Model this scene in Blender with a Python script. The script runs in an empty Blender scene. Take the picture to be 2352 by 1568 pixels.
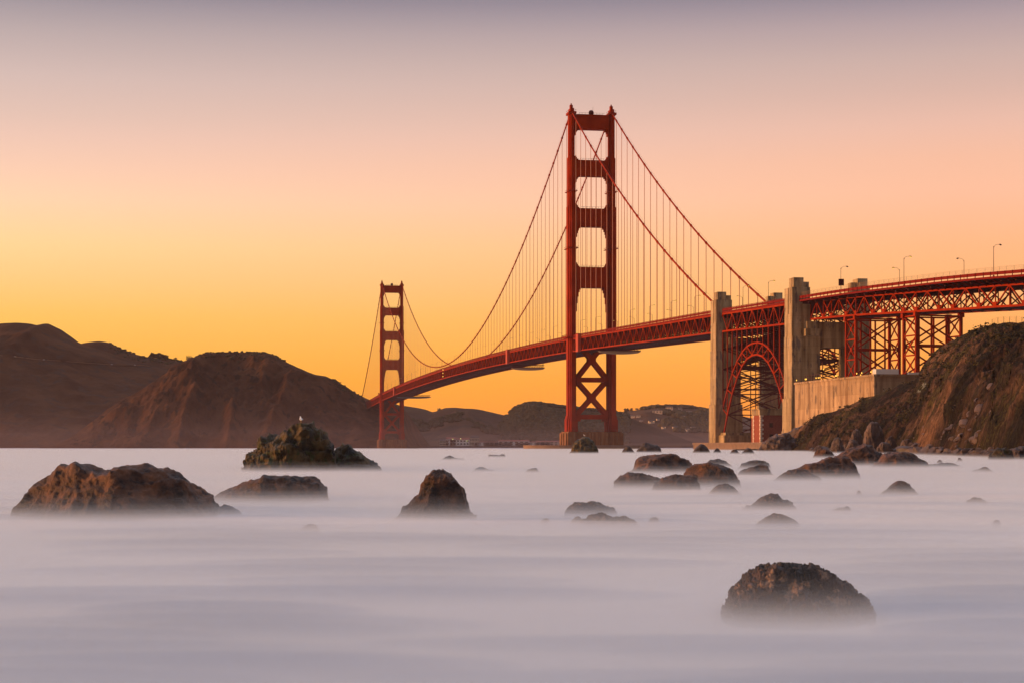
import bpy, math, random
import numpy as np
from mathutils import Vector
random.seed(7)
SC = bpy.context.scene
COL = SC.collection
# ------------------------------------------------------------------ camera
FPX = 4072.0; HOR = 1025.0; CAMZ = 2.0
cam_d = bpy.data.cameras.new("camera"); cam = bpy.data.objects.new("camera", cam_d); COL.objects.link(cam)
cam.location = (0, 0, CAMZ); cam.rotation_euler = (math.radians(90), 0, 0)
cam_d.sensor_width = 36; cam_d.lens = FPX/2352*36; cam_d.shift_y = (HOR-784)/2352
cam_d.clip_start = 0.5; cam_d.clip_end = 60000
SC.camera = cam
# ------------------------------------------------------------------ sky (dusk glow; a colour ramp over the real direction)
def lin(c): return tuple((v/255/12.92 if v/255 <= .04045 else ((v/255+.055)/1.055)**2.4) for v in c)
world = bpy.data.worlds.new("World"); SC.world = world; world.use_nodes = True
wt = world.node_tree; wt.nodes.clear()
def wn(t, **k):
    n = wt.nodes.new(t)
    for a, b in k.items(): setattr(n, a, b)
    return n
tc = wn('ShaderNodeTexCoord'); sep = wn('ShaderNodeSeparateXYZ'); wt.links.new(tc.outputs['Generated'], sep.inputs[0])
def wramp(stops):
    r = wn('ShaderNodeValToRGB'); e = r.color_ramp.elements
    while len(e) > 1: e.remove(e[-1])
    e[0].position = stops[0][0]; e[0].color = (*stops[0][1], 1)
    for p, c in stops[1:]:
        x = e.new(p); x.color = (*c, 1)
    wt.links.new(sep.outputs['Z'], r.inputs[0]); return r
def el(y): return math.sin(math.atan((HOR-y)/FPX))
up = [(.30, (.35, .32, .40)), (.45, (.46, .46, .56)), (.75, (.64, .72, .92)), (1.0, (.70, .80, 1.04))]
left = wramp([(0.0, lin((272, 168, 40)))]+[(el(y), lin(c)) for y, c in
    [(880, (272, 184, 50)), (733, (265, 203, 100)), (645, (263, 212, 136)), (571, (263, 220, 156)), (476, (263, 218, 178)), (405, (256, 210, 182)), (333, (243, 203, 184)), (286, (232, 198, 183)), (200, (217, 191, 183)), (100, (191, 173, 172)), (45, (170, 157, 162)), (0, (148, 139, 150))]] + up)
right = wramp([(0.0, lin((274, 150, 48)))]+[(el(y), lin(c)) for y, c in
    [(930, (272, 156, 56)), (821, (268, 176, 72)), (700, (264, 185, 110)), (571, (262, 190, 137)), (533, (261, 192, 146)), (457, (259, 196, 161)), (381, (252, 194, 164)), (305, (240, 192, 172)), (229, (222, 184, 170)), (152, (207, 178, 170)), (76, (185, 163, 165)), (35, (166, 150, 158)), (0, (148, 137, 149))]] + up)
mix = wn('ShaderNodeMix', data_type='RGBA'); mr = wn('ShaderNodeMapRange')
mr.inputs['From Min'].default_value = -.27; mr.inputs['From Max'].default_value = .24
wt.links.new(sep.outputs['X'], mr.inputs['Value']); wt.links.new(mr.outputs[0], mix.inputs['Factor'])
wt.links.new(left.outputs[0], mix.inputs['A']); wt.links.new(right.outputs[0], mix.inputs['B'])
bg = wn('ShaderNodeBackground'); wo = wn('ShaderNodeOutputWorld'); bg.inputs[1].default_value = 1.0
bk = wn('ShaderNodeMapRange'); bk.inputs['From Min'].default_value = -.9; bk.inputs['From Max'].default_value = .35; bk.inputs['To Min'].default_value = .30; bk.inputs['To Max'].default_value = 1
wt.links.new(sep.outputs['Y'], bk.inputs['Value']); wt.links.new(bk.outputs[0], bg.inputs[1])
wt.links.new(mix.outputs['Result'], bg.inputs[0]); wt.links.new(bg.outputs[0], wo.inputs[0])
world.cycles.sampling_method = 'MANUAL'; world.cycles.sample_map_resolution = 512
# ------------------------------------------------------------------ afterglow from the west, very soft
sun_d = bpy.data.lights.new("sun", 'SUN'); sun = bpy.data.objects.new("sun", sun_d); COL.objects.link(sun)
sun_d.energy = 4.2; sun_d.angle = math.radians(12); sun_d.color = (1, .47, .17)
sun.rotation_euler = Vector((.985, .02, -.16)).normalized().to_track_quat('-Z', 'Y').to_euler()
SC.view_settings.view_transform = 'Standard'; SC.view_settings.look = 'None'; SC.view_settings.exposure = 0; SC.view_settings.gamma = 1
cy = SC.cycles; cy.use_denoising = True; cy.max_bounces = 6; cy.volume_bounces = 2; cy.transparent_max_bounces = 48
cy.diffuse_bounces = 3; cy.sample_clamp_indirect = 6; cy.caustics_reflective = False; cy.caustics_refractive = False
# ------------------------------------------------------------------ helpers
def W(x, y, D): return np.array([(x-1176)/FPX*D, D, CAMZ+(HOR-y)/FPX*D])
def tag(o, label=None, cat=None, group=None, kind=None):
    if label: o['label'] = label
    if cat: o['category'] = cat
    if group: o['group'] = group
    if kind: o['kind'] = kind
    return o
def thing(name, loc, label, cat, group=None):
    o = bpy.data.objects.new(name, None); COL.objects.link(o); o.location = loc; o.empty_display_size = .5
    return tag(o, label, cat, group)
def wloc(o):
    v = Vector((0, 0, 0))
    while o is not None: v += o.location; o = o.parent
    return v
class MB:
    def __init__(s): s.v = []; s.f = []; s.m = []
    def hexa(s, c, m=0):
        n = len(s.v); s.v += [tuple(p) for p in c]
        for q in ((0, 3, 2, 1), (4, 5, 6, 7), (0, 1, 5, 4), (1, 2, 6, 5), (2, 3, 7, 6), (3, 0, 4, 7)):
            s.f.append(tuple(n+i for i in q)); s.m.append(m)
    def box(s, x0, x1, y0, y1, z0, z1, m=0):
        s.hexa([(x0, y0, z0), (x1, y0, z0), (x1, y1, z0), (x0, y1, z0), (x0, y0, z1), (x1, y0, z1), (x1, y1, z1), (x0, y1, z1)], m)
    def bar(s, a, b, w, h=None, m=0, up=(0, 0, 1)):
        h = h or w
        a = np.array(a, float); b = np.array(b, float); d = b-a; L = np.linalg.norm(d)
        if L < 1e-6: return
        d /= L; u = np.array(up, float)
        if abs(d @ u) > .99: u = np.array((.985, .171, 0)) if abs(d[2]) > .9 else np.array((0, 0, 1.))
        r = np.cross(d, u); r /= np.linalg.norm(r); t = np.cross(r, d)
        r = r*w/2; t = t*h/2
        s.hexa([a-r-t, a+r-t, a+r+t, a-r+t, b-r-t, b+r-t, b+r+t, b-r+t], m)
    def tube(s, pts, r, n=8, m=0, cap=True):
        pts = [np.array(p, float) for p in pts]; rs = r if isinstance(r, (list, tuple)) else [r]*len(pts)
        base = len(s.v)
        for i, p in enumerate(pts):
            d = pts[min(i+1, len(pts)-1)]-pts[max(i-1, 0)]; d /= np.linalg.norm(d)
            u = np.array((0, 0, 1.)) if abs(d[2]) < .9 else np.array((1., 0, 0))
            a = np.cross(d, u); a /= np.linalg.norm(a); b = np.cross(a, d)
            for k in range(n):
                t = 2*math.pi*k/n; s.v.append(tuple(p+rs[i]*(a*math.cos(t)+b*math.sin(t))))
        for i in range(len(pts)-1):
            for k in range(n):
                s.f.append((base+i*n+k, base+i*n+(k+1) % n, base+(i+1)*n+(k+1) % n, base+(i+1)*n+k)); s.m.append(m)
        if cap:
            s.f.append(tuple(base+k for k in range(n))); s.m.append(m)
            s.f.append(tuple(base+(len(pts)-1)*n+k for k in reversed(range(n)))); s.m.append(m)
    def grid(s, P, m=0):
        n = len(s.v); a, b = P.shape[:2]; s.v += [tuple(p) for p in P.reshape(-1, 3)]
        for i in range(a-1):
            for j in range(b-1):
                k = n+i*b+j; s.f.append((k, k+1, k+b+1, k+b)); s.m.append(m)
    def poly(s, pts, m=0):
        n = len(s.v); s.v += [tuple(p) for p in pts]; s.f.append(tuple(range(n, n+len(pts)))); s.m.append(m)
    def build(s, name, mats, parent=None, smooth=False):
        if not isinstance(mats, (list, tuple)): mats = [mats]
        me = bpy.data.meshes.new(name); V = np.array(s.v, float).reshape(-1, 3)
        if parent is not None: V = V-np.array(wloc(parent))
        me.from_pydata(V.tolist(), [], s.f)
        for m in mats: me.materials.append(m)
        if len(mats) > 1: me.polygons.foreach_set('material_index', s.m)
        if smooth: me.polygons.foreach_set('use_smooth', [True]*len(me.polygons))
        me.update()
        o = bpy.data.objects.new(name, me); COL.objects.link(o); o.parent = parent
        return o
    def ground(s, name, mats, base, **k):       # a top-level mesh whose origin sits at its base
        me_o = s.build(name, mats, None, **k); b = Vector(base)
        me_o.data.transform(__import__('mathutils').Matrix.Translation(-b)); me_o.location = b
        return me_o
# ---- noise
_rs = np.random.RandomState(3); _P = _rs.permutation(512).astype(np.int64); _G = _rs.rand(512)*2-1
def _h(i, j, k): return _G[_P[(_P[(_P[i & 511]+j) & 511]+k) & 511]]
def vn(x, y, z=0.0):
    x, y, z = np.broadcast_arrays(np.asarray(x, float), np.asarray(y, float), np.asarray(z, float))
    xi, yi, zi = np.floor(x).astype(np.int64), np.floor(y).astype(np.int64), np.floor(z).astype(np.int64)
    fx, fy, fz = x-xi, y-yi, z-zi
    sx, sy, sz = [t*t*t*(t*(t*6-15)+10) for t in (fx, fy, fz)]
    r = 0
    for a in (0, 1):
        for b in (0, 1):
            for c in (0, 1):
                r = r+_h(xi+a, yi+b, zi+c)*(sx if a else 1-sx)*(sy if b else 1-sy)*(sz if c else 1-sz)
    return r
def fbm(x, y, z=0.0, o=5, ridge=False):
    r = 0; a = 1; t = 0; f = 1.0
    for i in range(o):
        n = vn(x*f+i*17.3, y*f+i*9.1, np.asarray(z)*f+i*5.7)
        r = r+a*((1-2*np.abs(n)) if ridge else n); t += a; a *= .5; f *= 2.03
    return r/t
# ---- materials
def mat(name, c1, c2=None, rough=.7, scale=1.0, bump=0.0, bscale=None, c3=None, spec=.3, stretch=(1, 1, 1), metal=0, detail=6, p=(.35, .65), emit=None, estr=0, bdist=.1):
    m = bpy.data.materials.new(name); m.use_nodes = True; nt = m.node_tree; b = nt.nodes['Principled BSDF']
    b.inputs['Roughness'].default_value = rough; b.inputs['Specular IOR Level'].default_value = spec; b.inputs['Metallic'].default_value = metal
    b.inputs['Base Color'].default_value = (*c1, 1)
    if emit: b.inputs['Emission Color'].default_value = (*emit, 1); b.inputs['Emission Strength'].default_value = estr
    if c2 or bump:
        t = nt.nodes.new('ShaderNodeTexCoord'); mp = nt.nodes.new('ShaderNodeMapping'); mp.inputs['Scale'].default_value = stretch
        nt.links.new(t.outputs['Object'], mp.inputs[0])
    if c2:
        n = nt.nodes.new('ShaderNodeTexNoise'); n.inputs['Scale'].default_value = scale; n.inputs['Detail'].default_value = detail; n.inputs['Roughness'].default_value = .6
        nt.links.new(mp.outputs[0], n.inputs['Vector'])
        r = nt.nodes.new('ShaderNodeValToRGB'); e = r.color_ramp.elements
        e[0].position = p[0]; e[0].color = (*c1, 1); e[1].position = p[1]; e[1].color = (*c2, 1)
        nt.links.new(n.outputs['Fac'], r.inputs[0]); out = r.outputs[0]
        if c3:
            n2 = nt.nodes.new('ShaderNodeTexNoise'); n2.inputs['Scale'].default_value = scale*2.7; n2.inputs['Detail'].default_value = detail
            mp2 = nt.nodes.new('ShaderNodeMapping'); mp2.inputs['Location'].default_value = (31, 7, 3); nt.links.new(mp.outputs[0], mp2.inputs[0]); nt.links.new(mp2.outputs[0], n2.inputs['Vector'])
            r2 = nt.nodes.new('ShaderNodeValToRGB'); r2.color_ramp.elements[0].position = .56; r2.color_ramp.elements[1].position = .64
            nt.links.new(n2.outputs['Fac'], r2.inputs[0])
            mx = nt.nodes.new('ShaderNodeMix'); mx.data_type = 'RGBA'; nt.links.new(r2.outputs[0], mx.inputs['Factor'])
            nt.links.new(out, mx.inputs['A']); mx.inputs['B'].default_value = (*c3, 1); out = mx.outputs['Result']
        nt.links.new(out, b.inputs['Base Color'])
    if bump:
        n = nt.nodes.new('ShaderNodeTexNoise'); n.inputs['Scale'].default_value = bscale or scale*4; n.inputs['Detail'].default_value = 10; n.inputs['Roughness'].default_value = .65
        nt.links.new(mp.outputs[0], n.inputs['Vector'])
        bp = nt.nodes.new('ShaderNodeBump'); bp.inputs['Strength'].default_value = bump; bp.inputs['Distance'].default_value = bdist
        nt.links.new(n.outputs['Fac'], bp.inputs['Height']); nt.links.new(bp.outputs[0], b.inputs['Normal'])
    return m
RED = mat('orange_red_paint', (.38, .033, .002), (.26, .020, .002), rough=.75, scale=.12, spec=.05)
REDL = mat('faded_orange_paint', (.48, .06, .022), rough=.6)
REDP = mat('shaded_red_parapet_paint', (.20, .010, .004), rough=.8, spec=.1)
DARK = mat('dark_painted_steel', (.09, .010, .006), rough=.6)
CONC = mat('weathered_concrete', (.60, .44, .24), (.42, .31, .16), rough=.9, scale=.18, bump=.3, bscale=2, c3=(.24, .19, .14), stretch=(1, 1, .35))
ASPH = mat('asphalt', (.05, .05, .052), rough=.9)
PALE = mat('pale_paint', (.75, .62, .5), rough=.7)
WHITE = mat('white_paint', (.8, .78, .74), rough=.7)
NET = mat('pale_netting', (.36, .20, .11), rough=.9)
BRICK = mat('red_brick', (.26, .055, .03), (.33, .09, .05), rough=.9, scale=1.2)
GLOW = mat('lit_lamp_glass', (1, .75, .3), emit=(1, .52, .05), estr=1.6)
UNLIT = mat('unlit_lamp_glass', (.25, .16, .1), rough=.4)
GLASS = mat('dark_window_glass', (.02, .018, .016), rough=.15, spec=.6)
# ------------------------------------------------------------------ bridge frame: s runs along the bridge (north +), t across it (east +)
AX = np.array([-.1712, .9852]); EA = np.array([.9852, .1712]); O2 = np.array([53.1, 1188.7]); SC0 = -471.0; RC = 730.0
def F(s, t, z=0.0):
    if s > SC0: p = O2+AX*s+EA*t
    else:
        th = (SC0-s)/RC; c = O2+AX*SC0-AX*RC*math.sin(th)+EA*RC*(1-math.cos(th))
        p = c+(EA*math.cos(th)+AX*math.sin(th))*t
    return np.array([p[0], p[1], z])
def rail_z(s):
    if s >= 0: return 76.3+6.4*(1-((min(s, 1320)-640)/640)**2) if s < 1280 else 76.3-(s-1280)*.027
    return float(np.interp(-s, [0, 336, 468, 515, 550, 580, 606, 628, 900], [76.3, 67.7, 63.8, 62.5, 61.4, 60.6, 59.7, 58.8, 49]))
def fbox(mb, s0, s1, t0, t1, z0, z1, m=0):
    mb.hexa([F(s0, t0, z0), F(s0, t1, z0), F(s1, t1, z0), F(s1, t0, z0), F(s0, t0, z1), F(s0, t1, z1), F(s1, t1, z1), F(s1, t0, z1)], m)
# ================================================================== SETTING
def water():
    xs = np.concatenate([-np.geomspace(9000, 60, 30), np.linspace(-58, 58, 260), np.geomspace(60, 9000, 30)])
    ys = np.concatenate([np.linspace(-80, 8, 12), np.geomspace(9, 160, 300), np.geomspace(165, 9500, 50)])
    X, Y = np.meshgrid(xs, ys); Z = .10*fbm(X/14, Y/3.5, o=3)*np.clip(1-np.hypot(X, Y)/150, 0, 1)-.02
    m = bpy.data.materials.new('milky_sea_water'); m.use_nodes = True; nt = m.node_tree; b = nt.nodes['Principled BSDF']
    b.inputs['Roughness'].default_value = .55; b.inputs['Specular IOR Level'].default_value = .3
    t = nt.nodes.new('ShaderNodeTexCoord'); mp = nt.nodes.new('ShaderNodeMapping'); mp.inputs['Scale'].default_value = (.06, .16, 1)
    n = nt.nodes.new('ShaderNodeTexNoise'); n.inputs['Scale'].default_value = 1; n.inputs['Detail'].default_value = 4
    r = nt.nodes.new('ShaderNodeValToRGB'); e = r.color_ramp.elements; e[0].position = .35; e[0].color = (.30, .31, .36, 1); e[1].position = .65; e[1].color = (.78, .72, .74, 1)
    nt.links.new(t.outputs['Object'], mp.inputs[0]); nt.links.new(mp.outputs[0], n.inputs[0]); nt.links.new(n.outputs['Fac'], r.inputs[0]); nt.links.new(r.outputs[0], b.inputs['Base Color'])
    g = MB(); g.grid(np.dstack([X, Y, Z])); tag(g.build('water', m, smooth=True), kind='structure')
water()
def hill(name, sky, Ys, Yr, Yb, m, nx=220, ny=90, amp=.10, cell=110, seed=0, steep=1.7, px_at=None):
    """Land mass: skyline points give the crest's real height at its own distance Yr; front slope down to the shore at Ys, back slope behind."""
    D = px_at or Yr; X = np.array([(p[0]-1176)/FPX*D for p in sky]); Z = np.array([max(CAMZ+(HOR-p[1])/FPX*D, -3) for p in sky])
    xs = np.linspace(X[0], X[-1], nx); zr = np.interp(xs, X, Z)
    k = np.array([1, 2, 3, 2, 1.])/9; zr = np.convolve(np.pad(zr, 2, 'edge'), k, 'valid')
    ys = np.concatenate([np.linspace(Ys, Yr, ny), np.linspace(Yr, Yb, 14)[1:]])
    XX, YY = np.meshgrid(xs, ys); v = np.clip((YY-Ys)/(Yr-Ys), 0, 1); back = np.clip((YY-Yr)/(Yb-Yr), 0, 1)
    gp = (1-(1-v)**steep)*(1-back**1.5); ZR = np.broadcast_to(zr, XX.shape)
    env = np.sin(np.pi*np.clip(v, 0, 1))**.7*np.clip((.97-v)/.22, 0, 1)
    n = fbm(XX/cell+seed, YY/(cell*1.7), seed, o=6, ridge=True)-.35
    n2 = fbm(XX/(cell*.25)+seed, YY/(cell*.25), seed+4, o=4)
    H = ZR*gp+np.maximum(ZR, 0)*env*(amp*2.2*n+amp*.35*n2)+np.minimum(ZR, 12)*.06*n2
    H[0, :] = -2; Yd = YY+np.where(YY < Yr, 12*fbm(XX/60, 3.3, o=3), 0)
    g = MB(); g.grid(np.dstack([XX, Yd, H]))
    tag(g.build(name, m, smooth=True), kind='structure')
    def hf(x, y):
        i = (x-xs[0])/(xs[-1]-xs[0])*(len(xs)-1); j = np.interp(y, ys, np.arange(len(ys)))
        if i < 0 or i > len(xs)-1.001: return -5
        i0, j0 = int(i), min(int(j), len(ys)-2); fi, fj = i-i0, j-j0
        return float((H[j0, i0]*(1-fi)+H[j0, i0+1]*fi)*(1-fj)+(H[j0+1, i0]*(1-fi)+H[j0+1, i0+1]*fi)*fj)
    def hit(x, y):                                  # where the land meets the sight line of a photo point: gives the real place of a road, tree or house
        for D in np.arange(Ys, Yb, 6):
            p = W(x, y, D)
            if hf(p[0], p[1]) >= p[2]: return np.array([p[0], p[1], hf(p[0], p[1])])
        return None
    return hf, hit
M_HILL = mat('dry_headland_grass', (.044, .018, .009), (.095, .042, .020), rough=1, scale=.012, bump=.8, bscale=.06, c3=(.05, .03, .022), spec=.05, bdist=6)
M_CLIFF = mat('headland_cliff_rock', (.036, .015, .008), (.105, .047, .024), rough=1, scale=.03, bump=1, bscale=.07, c3=(.028, .018, .012), spec=.05, bdist=8, stretch=(1, 1, .4))
M_FAR = mat('far_hill_grass', (.055, .028, .017), (.10, .053, .029), rough=1, scale=.006, bump=.5, bscale=.03, spec=.05, c3=(.045, .03, .02), bdist=8)
M_WOOD = mat('wooded_far_hill', (.035, .019, .010), (.06, .032, .017), rough=1, scale=.02, bump=.9, bscale=.05, spec=.03, bdist=8)
hA = hill('hills', [(-400, 800), (-120, 760), (-40, 745), (0, 743), (38, 741), (70, 744), (85, 748), (105, 743), (114, 743), (130, 757), (155, 775), (192, 791), (240, 806), (300, 826), (345, 838), (390, 848), (430, 860), (520, 905), (620, 960), (720, 1024)], 2930, 3800, 5000, M_HILL, nx=320, ny=130, seed=1, amp=.10, cell=230, steep=1.25)
hB = hill('hills', [(-100, 850), (120, 812), (185, 791), (205, 787), (232, 784), (250, 787), (280, 801), (310, 813), (340, 820), (365, 823), (400, 827), (432, 833), (470, 846), (540, 900), (640, 1000)], 3700, 4300, 5200, M_HILL, seed=5, amp=.05, cell=240)
hC = hill('hills', [(190, 1024), (215, 1000), (250, 955), (300, 912), (350, 880), (400, 850), (428, 833), (440, 828), (462, 816), (480, 810), (520, 808.5), (580, 809), (622, 812), (640, 822), (668, 836), (700, 850), (722, 859), (748, 863), (775, 876), (797, 888), (815, 901), (835, 911), (858, 922), (885, 925), (915, 928), (927, 940), (936, 965), (945, 995), (956, 1018), (962, 1026), (975, 1026)], 2490, 2750, 3500, M_CLIFF, nx=420, ny=130, seed=9, amp=.11, cell=62)
hD = hill('hills', [(800, 945), (900, 930), (935, 932), (962, 936), (980, 940), (994, 946), (1008, 942), (1022, 936), (1045, 935), (1075, 938), (1100, 940), (1130, 946), (1160, 953), (1190, 960), (1260, 985), (1330, 1024)], 3650, 4500, 5400, M_FAR, seed=14, amp=.10, cell=230)
hE = hill('hills', [(1090, 1024), (1130, 985), (1165, 958), (1180, 944), (1198, 934), (1216, 928), (1240, 929), (1262, 932), (1290, 936), (1330, 941), (1380, 945), (1430, 952), (1480, 975), (1540, 1000), (1600, 1024)], 3700, 4300, 5200, M_WOOD, seed=19, amp=.06, cell=200)
hF = hill('hills', [(1290, 1020), (1360, 975), (1410, 951), (1435, 944), (1470, 940), (1510, 935), (1540, 934), (1580, 936), (1610, 940), (1650, 947), (1700, 957), (1760, 970), (1850, 995), (1950, 1022)], 5600, 6500, 7600, M_FAR, seed=23, amp=.08, cell=300)
hG = hill('hills', [(1380, 1023), (1440, 1008), (1490, 997), (1530, 994), (1580, 994), (1605, 1002), (1620, 1024)], 4700, 5000, 5500, M_FAR, nx=80, ny=40, seed=27, amp=.08, cell=120)
# ---- south shore cliff
KX = [1690, 1760, 1800, 1836, 1877, 1916, 1950, 1982, 2009, 2043, 2060, 2100, 2108, 2118, 2145, 2179, 2215, 2242, 2281, 2305, 2352, 2500, 2800, 3400]
RY = [1031, 1031, 1024, 984, 953, 944, 931, 916, 907, 894, 885, 872, 862, 842, 807, 785, 768, 754, 746, 741, 740, 735, 728, 700]
RD = [640, 640, 635, 620, 600, 585, 570, 560, 552, 542, 535, 520, 517, 510, 492, 476, 460, 450, 430, 420, 400, 350, 280, 220]
FX = [1690, 1760, 1836, 1950, 2050, 2150, 2250, 2352, 2500, 2800, 3400]
FD = [650, 638, 585, 470, 400, 335, 282, 240, 190, 140, 95]
FZ = [.2, .25, .4, .5, .6, .8, .9, 1.0, 1.1, 1.2, 1.4]
def cliff():
    us = np.concatenate([np.linspace(1690, 2400, 520), np.linspace(2405, 3400, 60)]); vs = np.linspace(0, 1, 150)
    ry = np.interp(us, KX, RY); rd = np.interp(us, KX, RD); fd = np.interp(us, FX, FD); fz = np.interp(us, FX, FZ)
    rz = CAMZ+(HOR-ry)/FPX*rd; rx = (us-1176)/FPX*rd; fx = (us-1176)/FPX*fd
    V, U = np.meshgrid(vs, us, indexing='ij')
    X = fx+(rx-fx)*V; Y = fd+(rd-fd)*V
    st = np.interp(U, [1690, 2080, 2200, 2400], [0, .1, .75, .8])            # how cliff-like the foot is
    g1 = V**.95; g2 = np.where(V < .22, V/.22*.48, .48+(V-.22)/.78*.52)
    gp = g1*(1-st)+g2*st; hgt = (rz-fz)*np.ones_like(V); Z = fz+hgt*gp
    env = np.sin(np.pi*np.clip(V*1.02, 0, 1))**.5*(V < .985)*np.clip(V/.05, 0, 1)
    # ravines running down the face, ledges and boulders
    nv = fbm((X+.5*Y)/17+3, (Y-.4*X)/24, Z/14, o=6, ridge=True)-.3; nb = fbm(X/34, Y/50, 2.2, o=4); nf = fbm(X/2.2, Y/2.2, Z/2, o=5, ridge=True)-.3
    A = np.minimum(hgt, 30)
    nk = fbm(X/5.5+8, Y/6.5, Z/3.5, o=5, ridge=True)-.35
    nB = fbm((X+.6*Y)/30+1.7, (Y-.3*X)/60+4, .5, o=3, ridge=True)-.35
    Z = Z+env*(A*.11*np.clip((.95-V)/.25, 0, 1)*nB+A*.06*nv+A*.05*nb+.8*nf+1.9*nk)+(V > .9)*.35*fbm(X/4, Y/4, 7, o=4)
    env_foot = 1
    led = np.sin(np.pi*np.clip((V-.0)/.35, 0, 1))*st
    Y = Y-led*(5*(fbm((X+.35*Z)/6, 1.2, Z/12, o=5, ridge=True)-.2)+1.2*(fbm(X/2.2, 4.4, Z/4, o=4, ridge=True)-.2)); X = X-led*2*fbm(X/7, Y/9, Z/5, o=4)
    P = np.dstack([X, Y, Z])
    # land behind the crest
    back = []
    for k, (d, dz) in enumerate([(12, -.4), (40, -1.5), (120, -4), (260, -9)]):
        q = P[-1].copy(); n = np.hypot(q[:, 0], q[:, 1]); q[:, 0] *= 1+d/n; q[:, 1] *= 1+d/n; q[:, 2] = np.maximum(q[:, 2]+dz, -3); back.append(q)
    P = np.vstack([P, np.array(back)]); first = P[0].copy(); first[:, 2] -= 3; first[:, 1] -= 2; P = np.vstack([first[None], P])
    cliff_c = lambda x, v: P[1+int(v*149), int(np.argmin(abs(us-x)))]
    m = bpy.data.materials.new('coastal_cliff_earth'); m.use_nodes = True; nt = m.node_tree; b = nt.nodes['Principled BSDF']; b.inputs['Roughness'].default_value = 1; b.inputs['Specular IOR Level'].default_value = .08
    t = nt.nodes.new('ShaderNodeTexCoord')
    def noise(sc, det, loc=(0, 0, 0), st=(1, 1, 1), rough=.6):
        mp = nt.nodes.new('ShaderNodeMapping'); mp.inputs['Scale'].default_value = st; mp.inputs['Location'].default_value = loc; nt.links.new(t.outputs['Object'], mp.inputs[0])
        n = nt.nodes.new('ShaderNodeTexNoise'); n.inputs['Scale'].default_value = sc; n.inputs['Detail'].default_value = det; n.inputs['Roughness'].default_value = rough; nt.links.new(mp.outputs[0], n.inputs[0]); return n
    def ramp(src, st):
        r = nt.nodes.new('ShaderNodeValToRGB'); e = r.color_ramp.elements
        while len(e) > 1: e.remove(e[-1])
        e[0].position = st[0][0]; e[0].color = (*st[0][1], 1)
        for p, c in st[1:]: x = e.new(p); x.color = (*c, 1)
        nt.links.new(src, r.inputs[0]); return r.outputs[0]
    def mixc(f, a, bb):
        x = nt.nodes.new('ShaderNodeMix'); x.data_type = 'RGBA'; nt.links.new(f, x.inputs['Factor']); nt.links.new(a, x.inputs['A'])
        if isinstance(bb, tuple): x.inputs['B'].default_value = (*bb, 1)
        else: nt.links.new(bb, x.inputs['B'])
        return x.outputs['Result']
    earth = ramp(noise(.42, 13, rough=.75).outputs['Fac'], [(.3, (.025, .014, .010)), (.46, (.085, .046, .027)), (.60, (.20, .11, .062)), (.75, (.08, .045, .03))])
    veg = ramp(noise(1.1, 12, (9, 2, 1), rough=.72).outputs['Fac'], [(.35, (.012, .010, .006)), (.5, (.038, .026, .012)), (.62, (.10, .085, .022)), (.72, (.05, .03, .018))])
    vf = ramp(noise(.06, 12, (3, 7, 5), rough=.68).outputs['Fac'], [(.46, (0, 0, 0)), (.53, (1, 1, 1))])
    c = mixc(vf, earth, veg)
    big = ramp(noise(.035, 5, (11, 4, 8), rough=.55).outputs['Fac'], [(.38, (.32, .30, .30)), (.5, (.72, .70, .68)), (.62, (1.35, 1.22, 1.05))])
    bm_ = nt.nodes.new('ShaderNodeMix'); bm_.data_type = 'RGBA'; bm_.blend_type = 'MULTIPLY'; bm_.inputs['Factor'].default_value = 1; nt.links.new(c, bm_.inputs['A']); nt.links.new(big, bm_.inputs['B']); c = bm_.outputs['Result']
    pos = nt.nodes.new('ShaderNodeVectorMath'); pos.operation = 'DISTANCE'; sc_ = nt.nodes.new('ShaderNodeMapping'); sc_.inputs['Scale'].default_value = (.03, .022, .30); nt.links.new(t.outputs['Object'], sc_.inputs[0])
    ctr = cliff_c(2118, .62)*np.array([.03, .022, .30]); pos.inputs[1].default_value = tuple(ctr); nt.links.new(sc_.outputs[0], pos.inputs[0])
    ad = nt.nodes.new('ShaderNodeMath'); ad.operation = 'ADD'; nt.links.new(pos.outputs['Value'], ad.inputs[0]); nn = noise(.22, 8, (50, 1, 5)); nt.links.new(nn.outputs['Fac'], ad.inputs[1])
    rk = ramp(ad.outputs[0], [(.88, (1, 1, 1)), (.96, (0, 0, 0))]); grn = ramp(noise(1.2, 8, (5, 5, 5)).outputs['Fac'], [(.35, (.10, .11, .08)), (.62, (.27, .26, .19))]); c = mixc(rk, c, grn)
    nt.links.new(c, b.inputs['Base Color'])
    bp = nt.nodes.new('ShaderNodeBump'); bp.inputs['Strength'].default_value = 1; bp.inputs['Distance'].default_value = 1.2
    nt.links.new(noise(.5, 12, rough=.7).outputs['Fac'], bp.inputs['Height']); nt.links.new(bp.outputs[0], b.inputs['Normal'])
    g = MB(); g.grid(P); tag(g.build('coastal_cliff', m, smooth=True), kind='structure')
    return P
CL = cliff()
def cliff_pt(x, v):                                  # a point of the cliff surface: x picks the column, v the height share
    us = np.concatenate([np.linspace(1690, 2400, 520), np.linspace(2405, 3400, 60)])
    return CL[1+int(v*149), int(np.argmin(abs(us-x)))]
def beach():
    us = np.linspace(1690, 3400, 160); vs = np.linspace(0, 1, 20); V, U = np.meshgrid(vs, us, indexing='ij')
    fd = np.interp(U, FX, FD); fz = np.interp(U, FX, FZ); wd = np.interp(U, [1690, 2000, 2352, 3400], [6, 14, 34, 50])
    D = fd+6-(wd+6)*V; Z = (fz+.1)*(1-V)**1.1-.35*V+.03*fbm(U/9, D/5, o=3)
    g = MB(); g.grid(np.dstack([(U-1176)/FPX*D, D, Z]))
    tag(g.build('sand', mat('wet_beach_sand', (.20, .145, .12), (.27, .20, .165), rough=.5, scale=.3), smooth=True), kind='structure')
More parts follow.
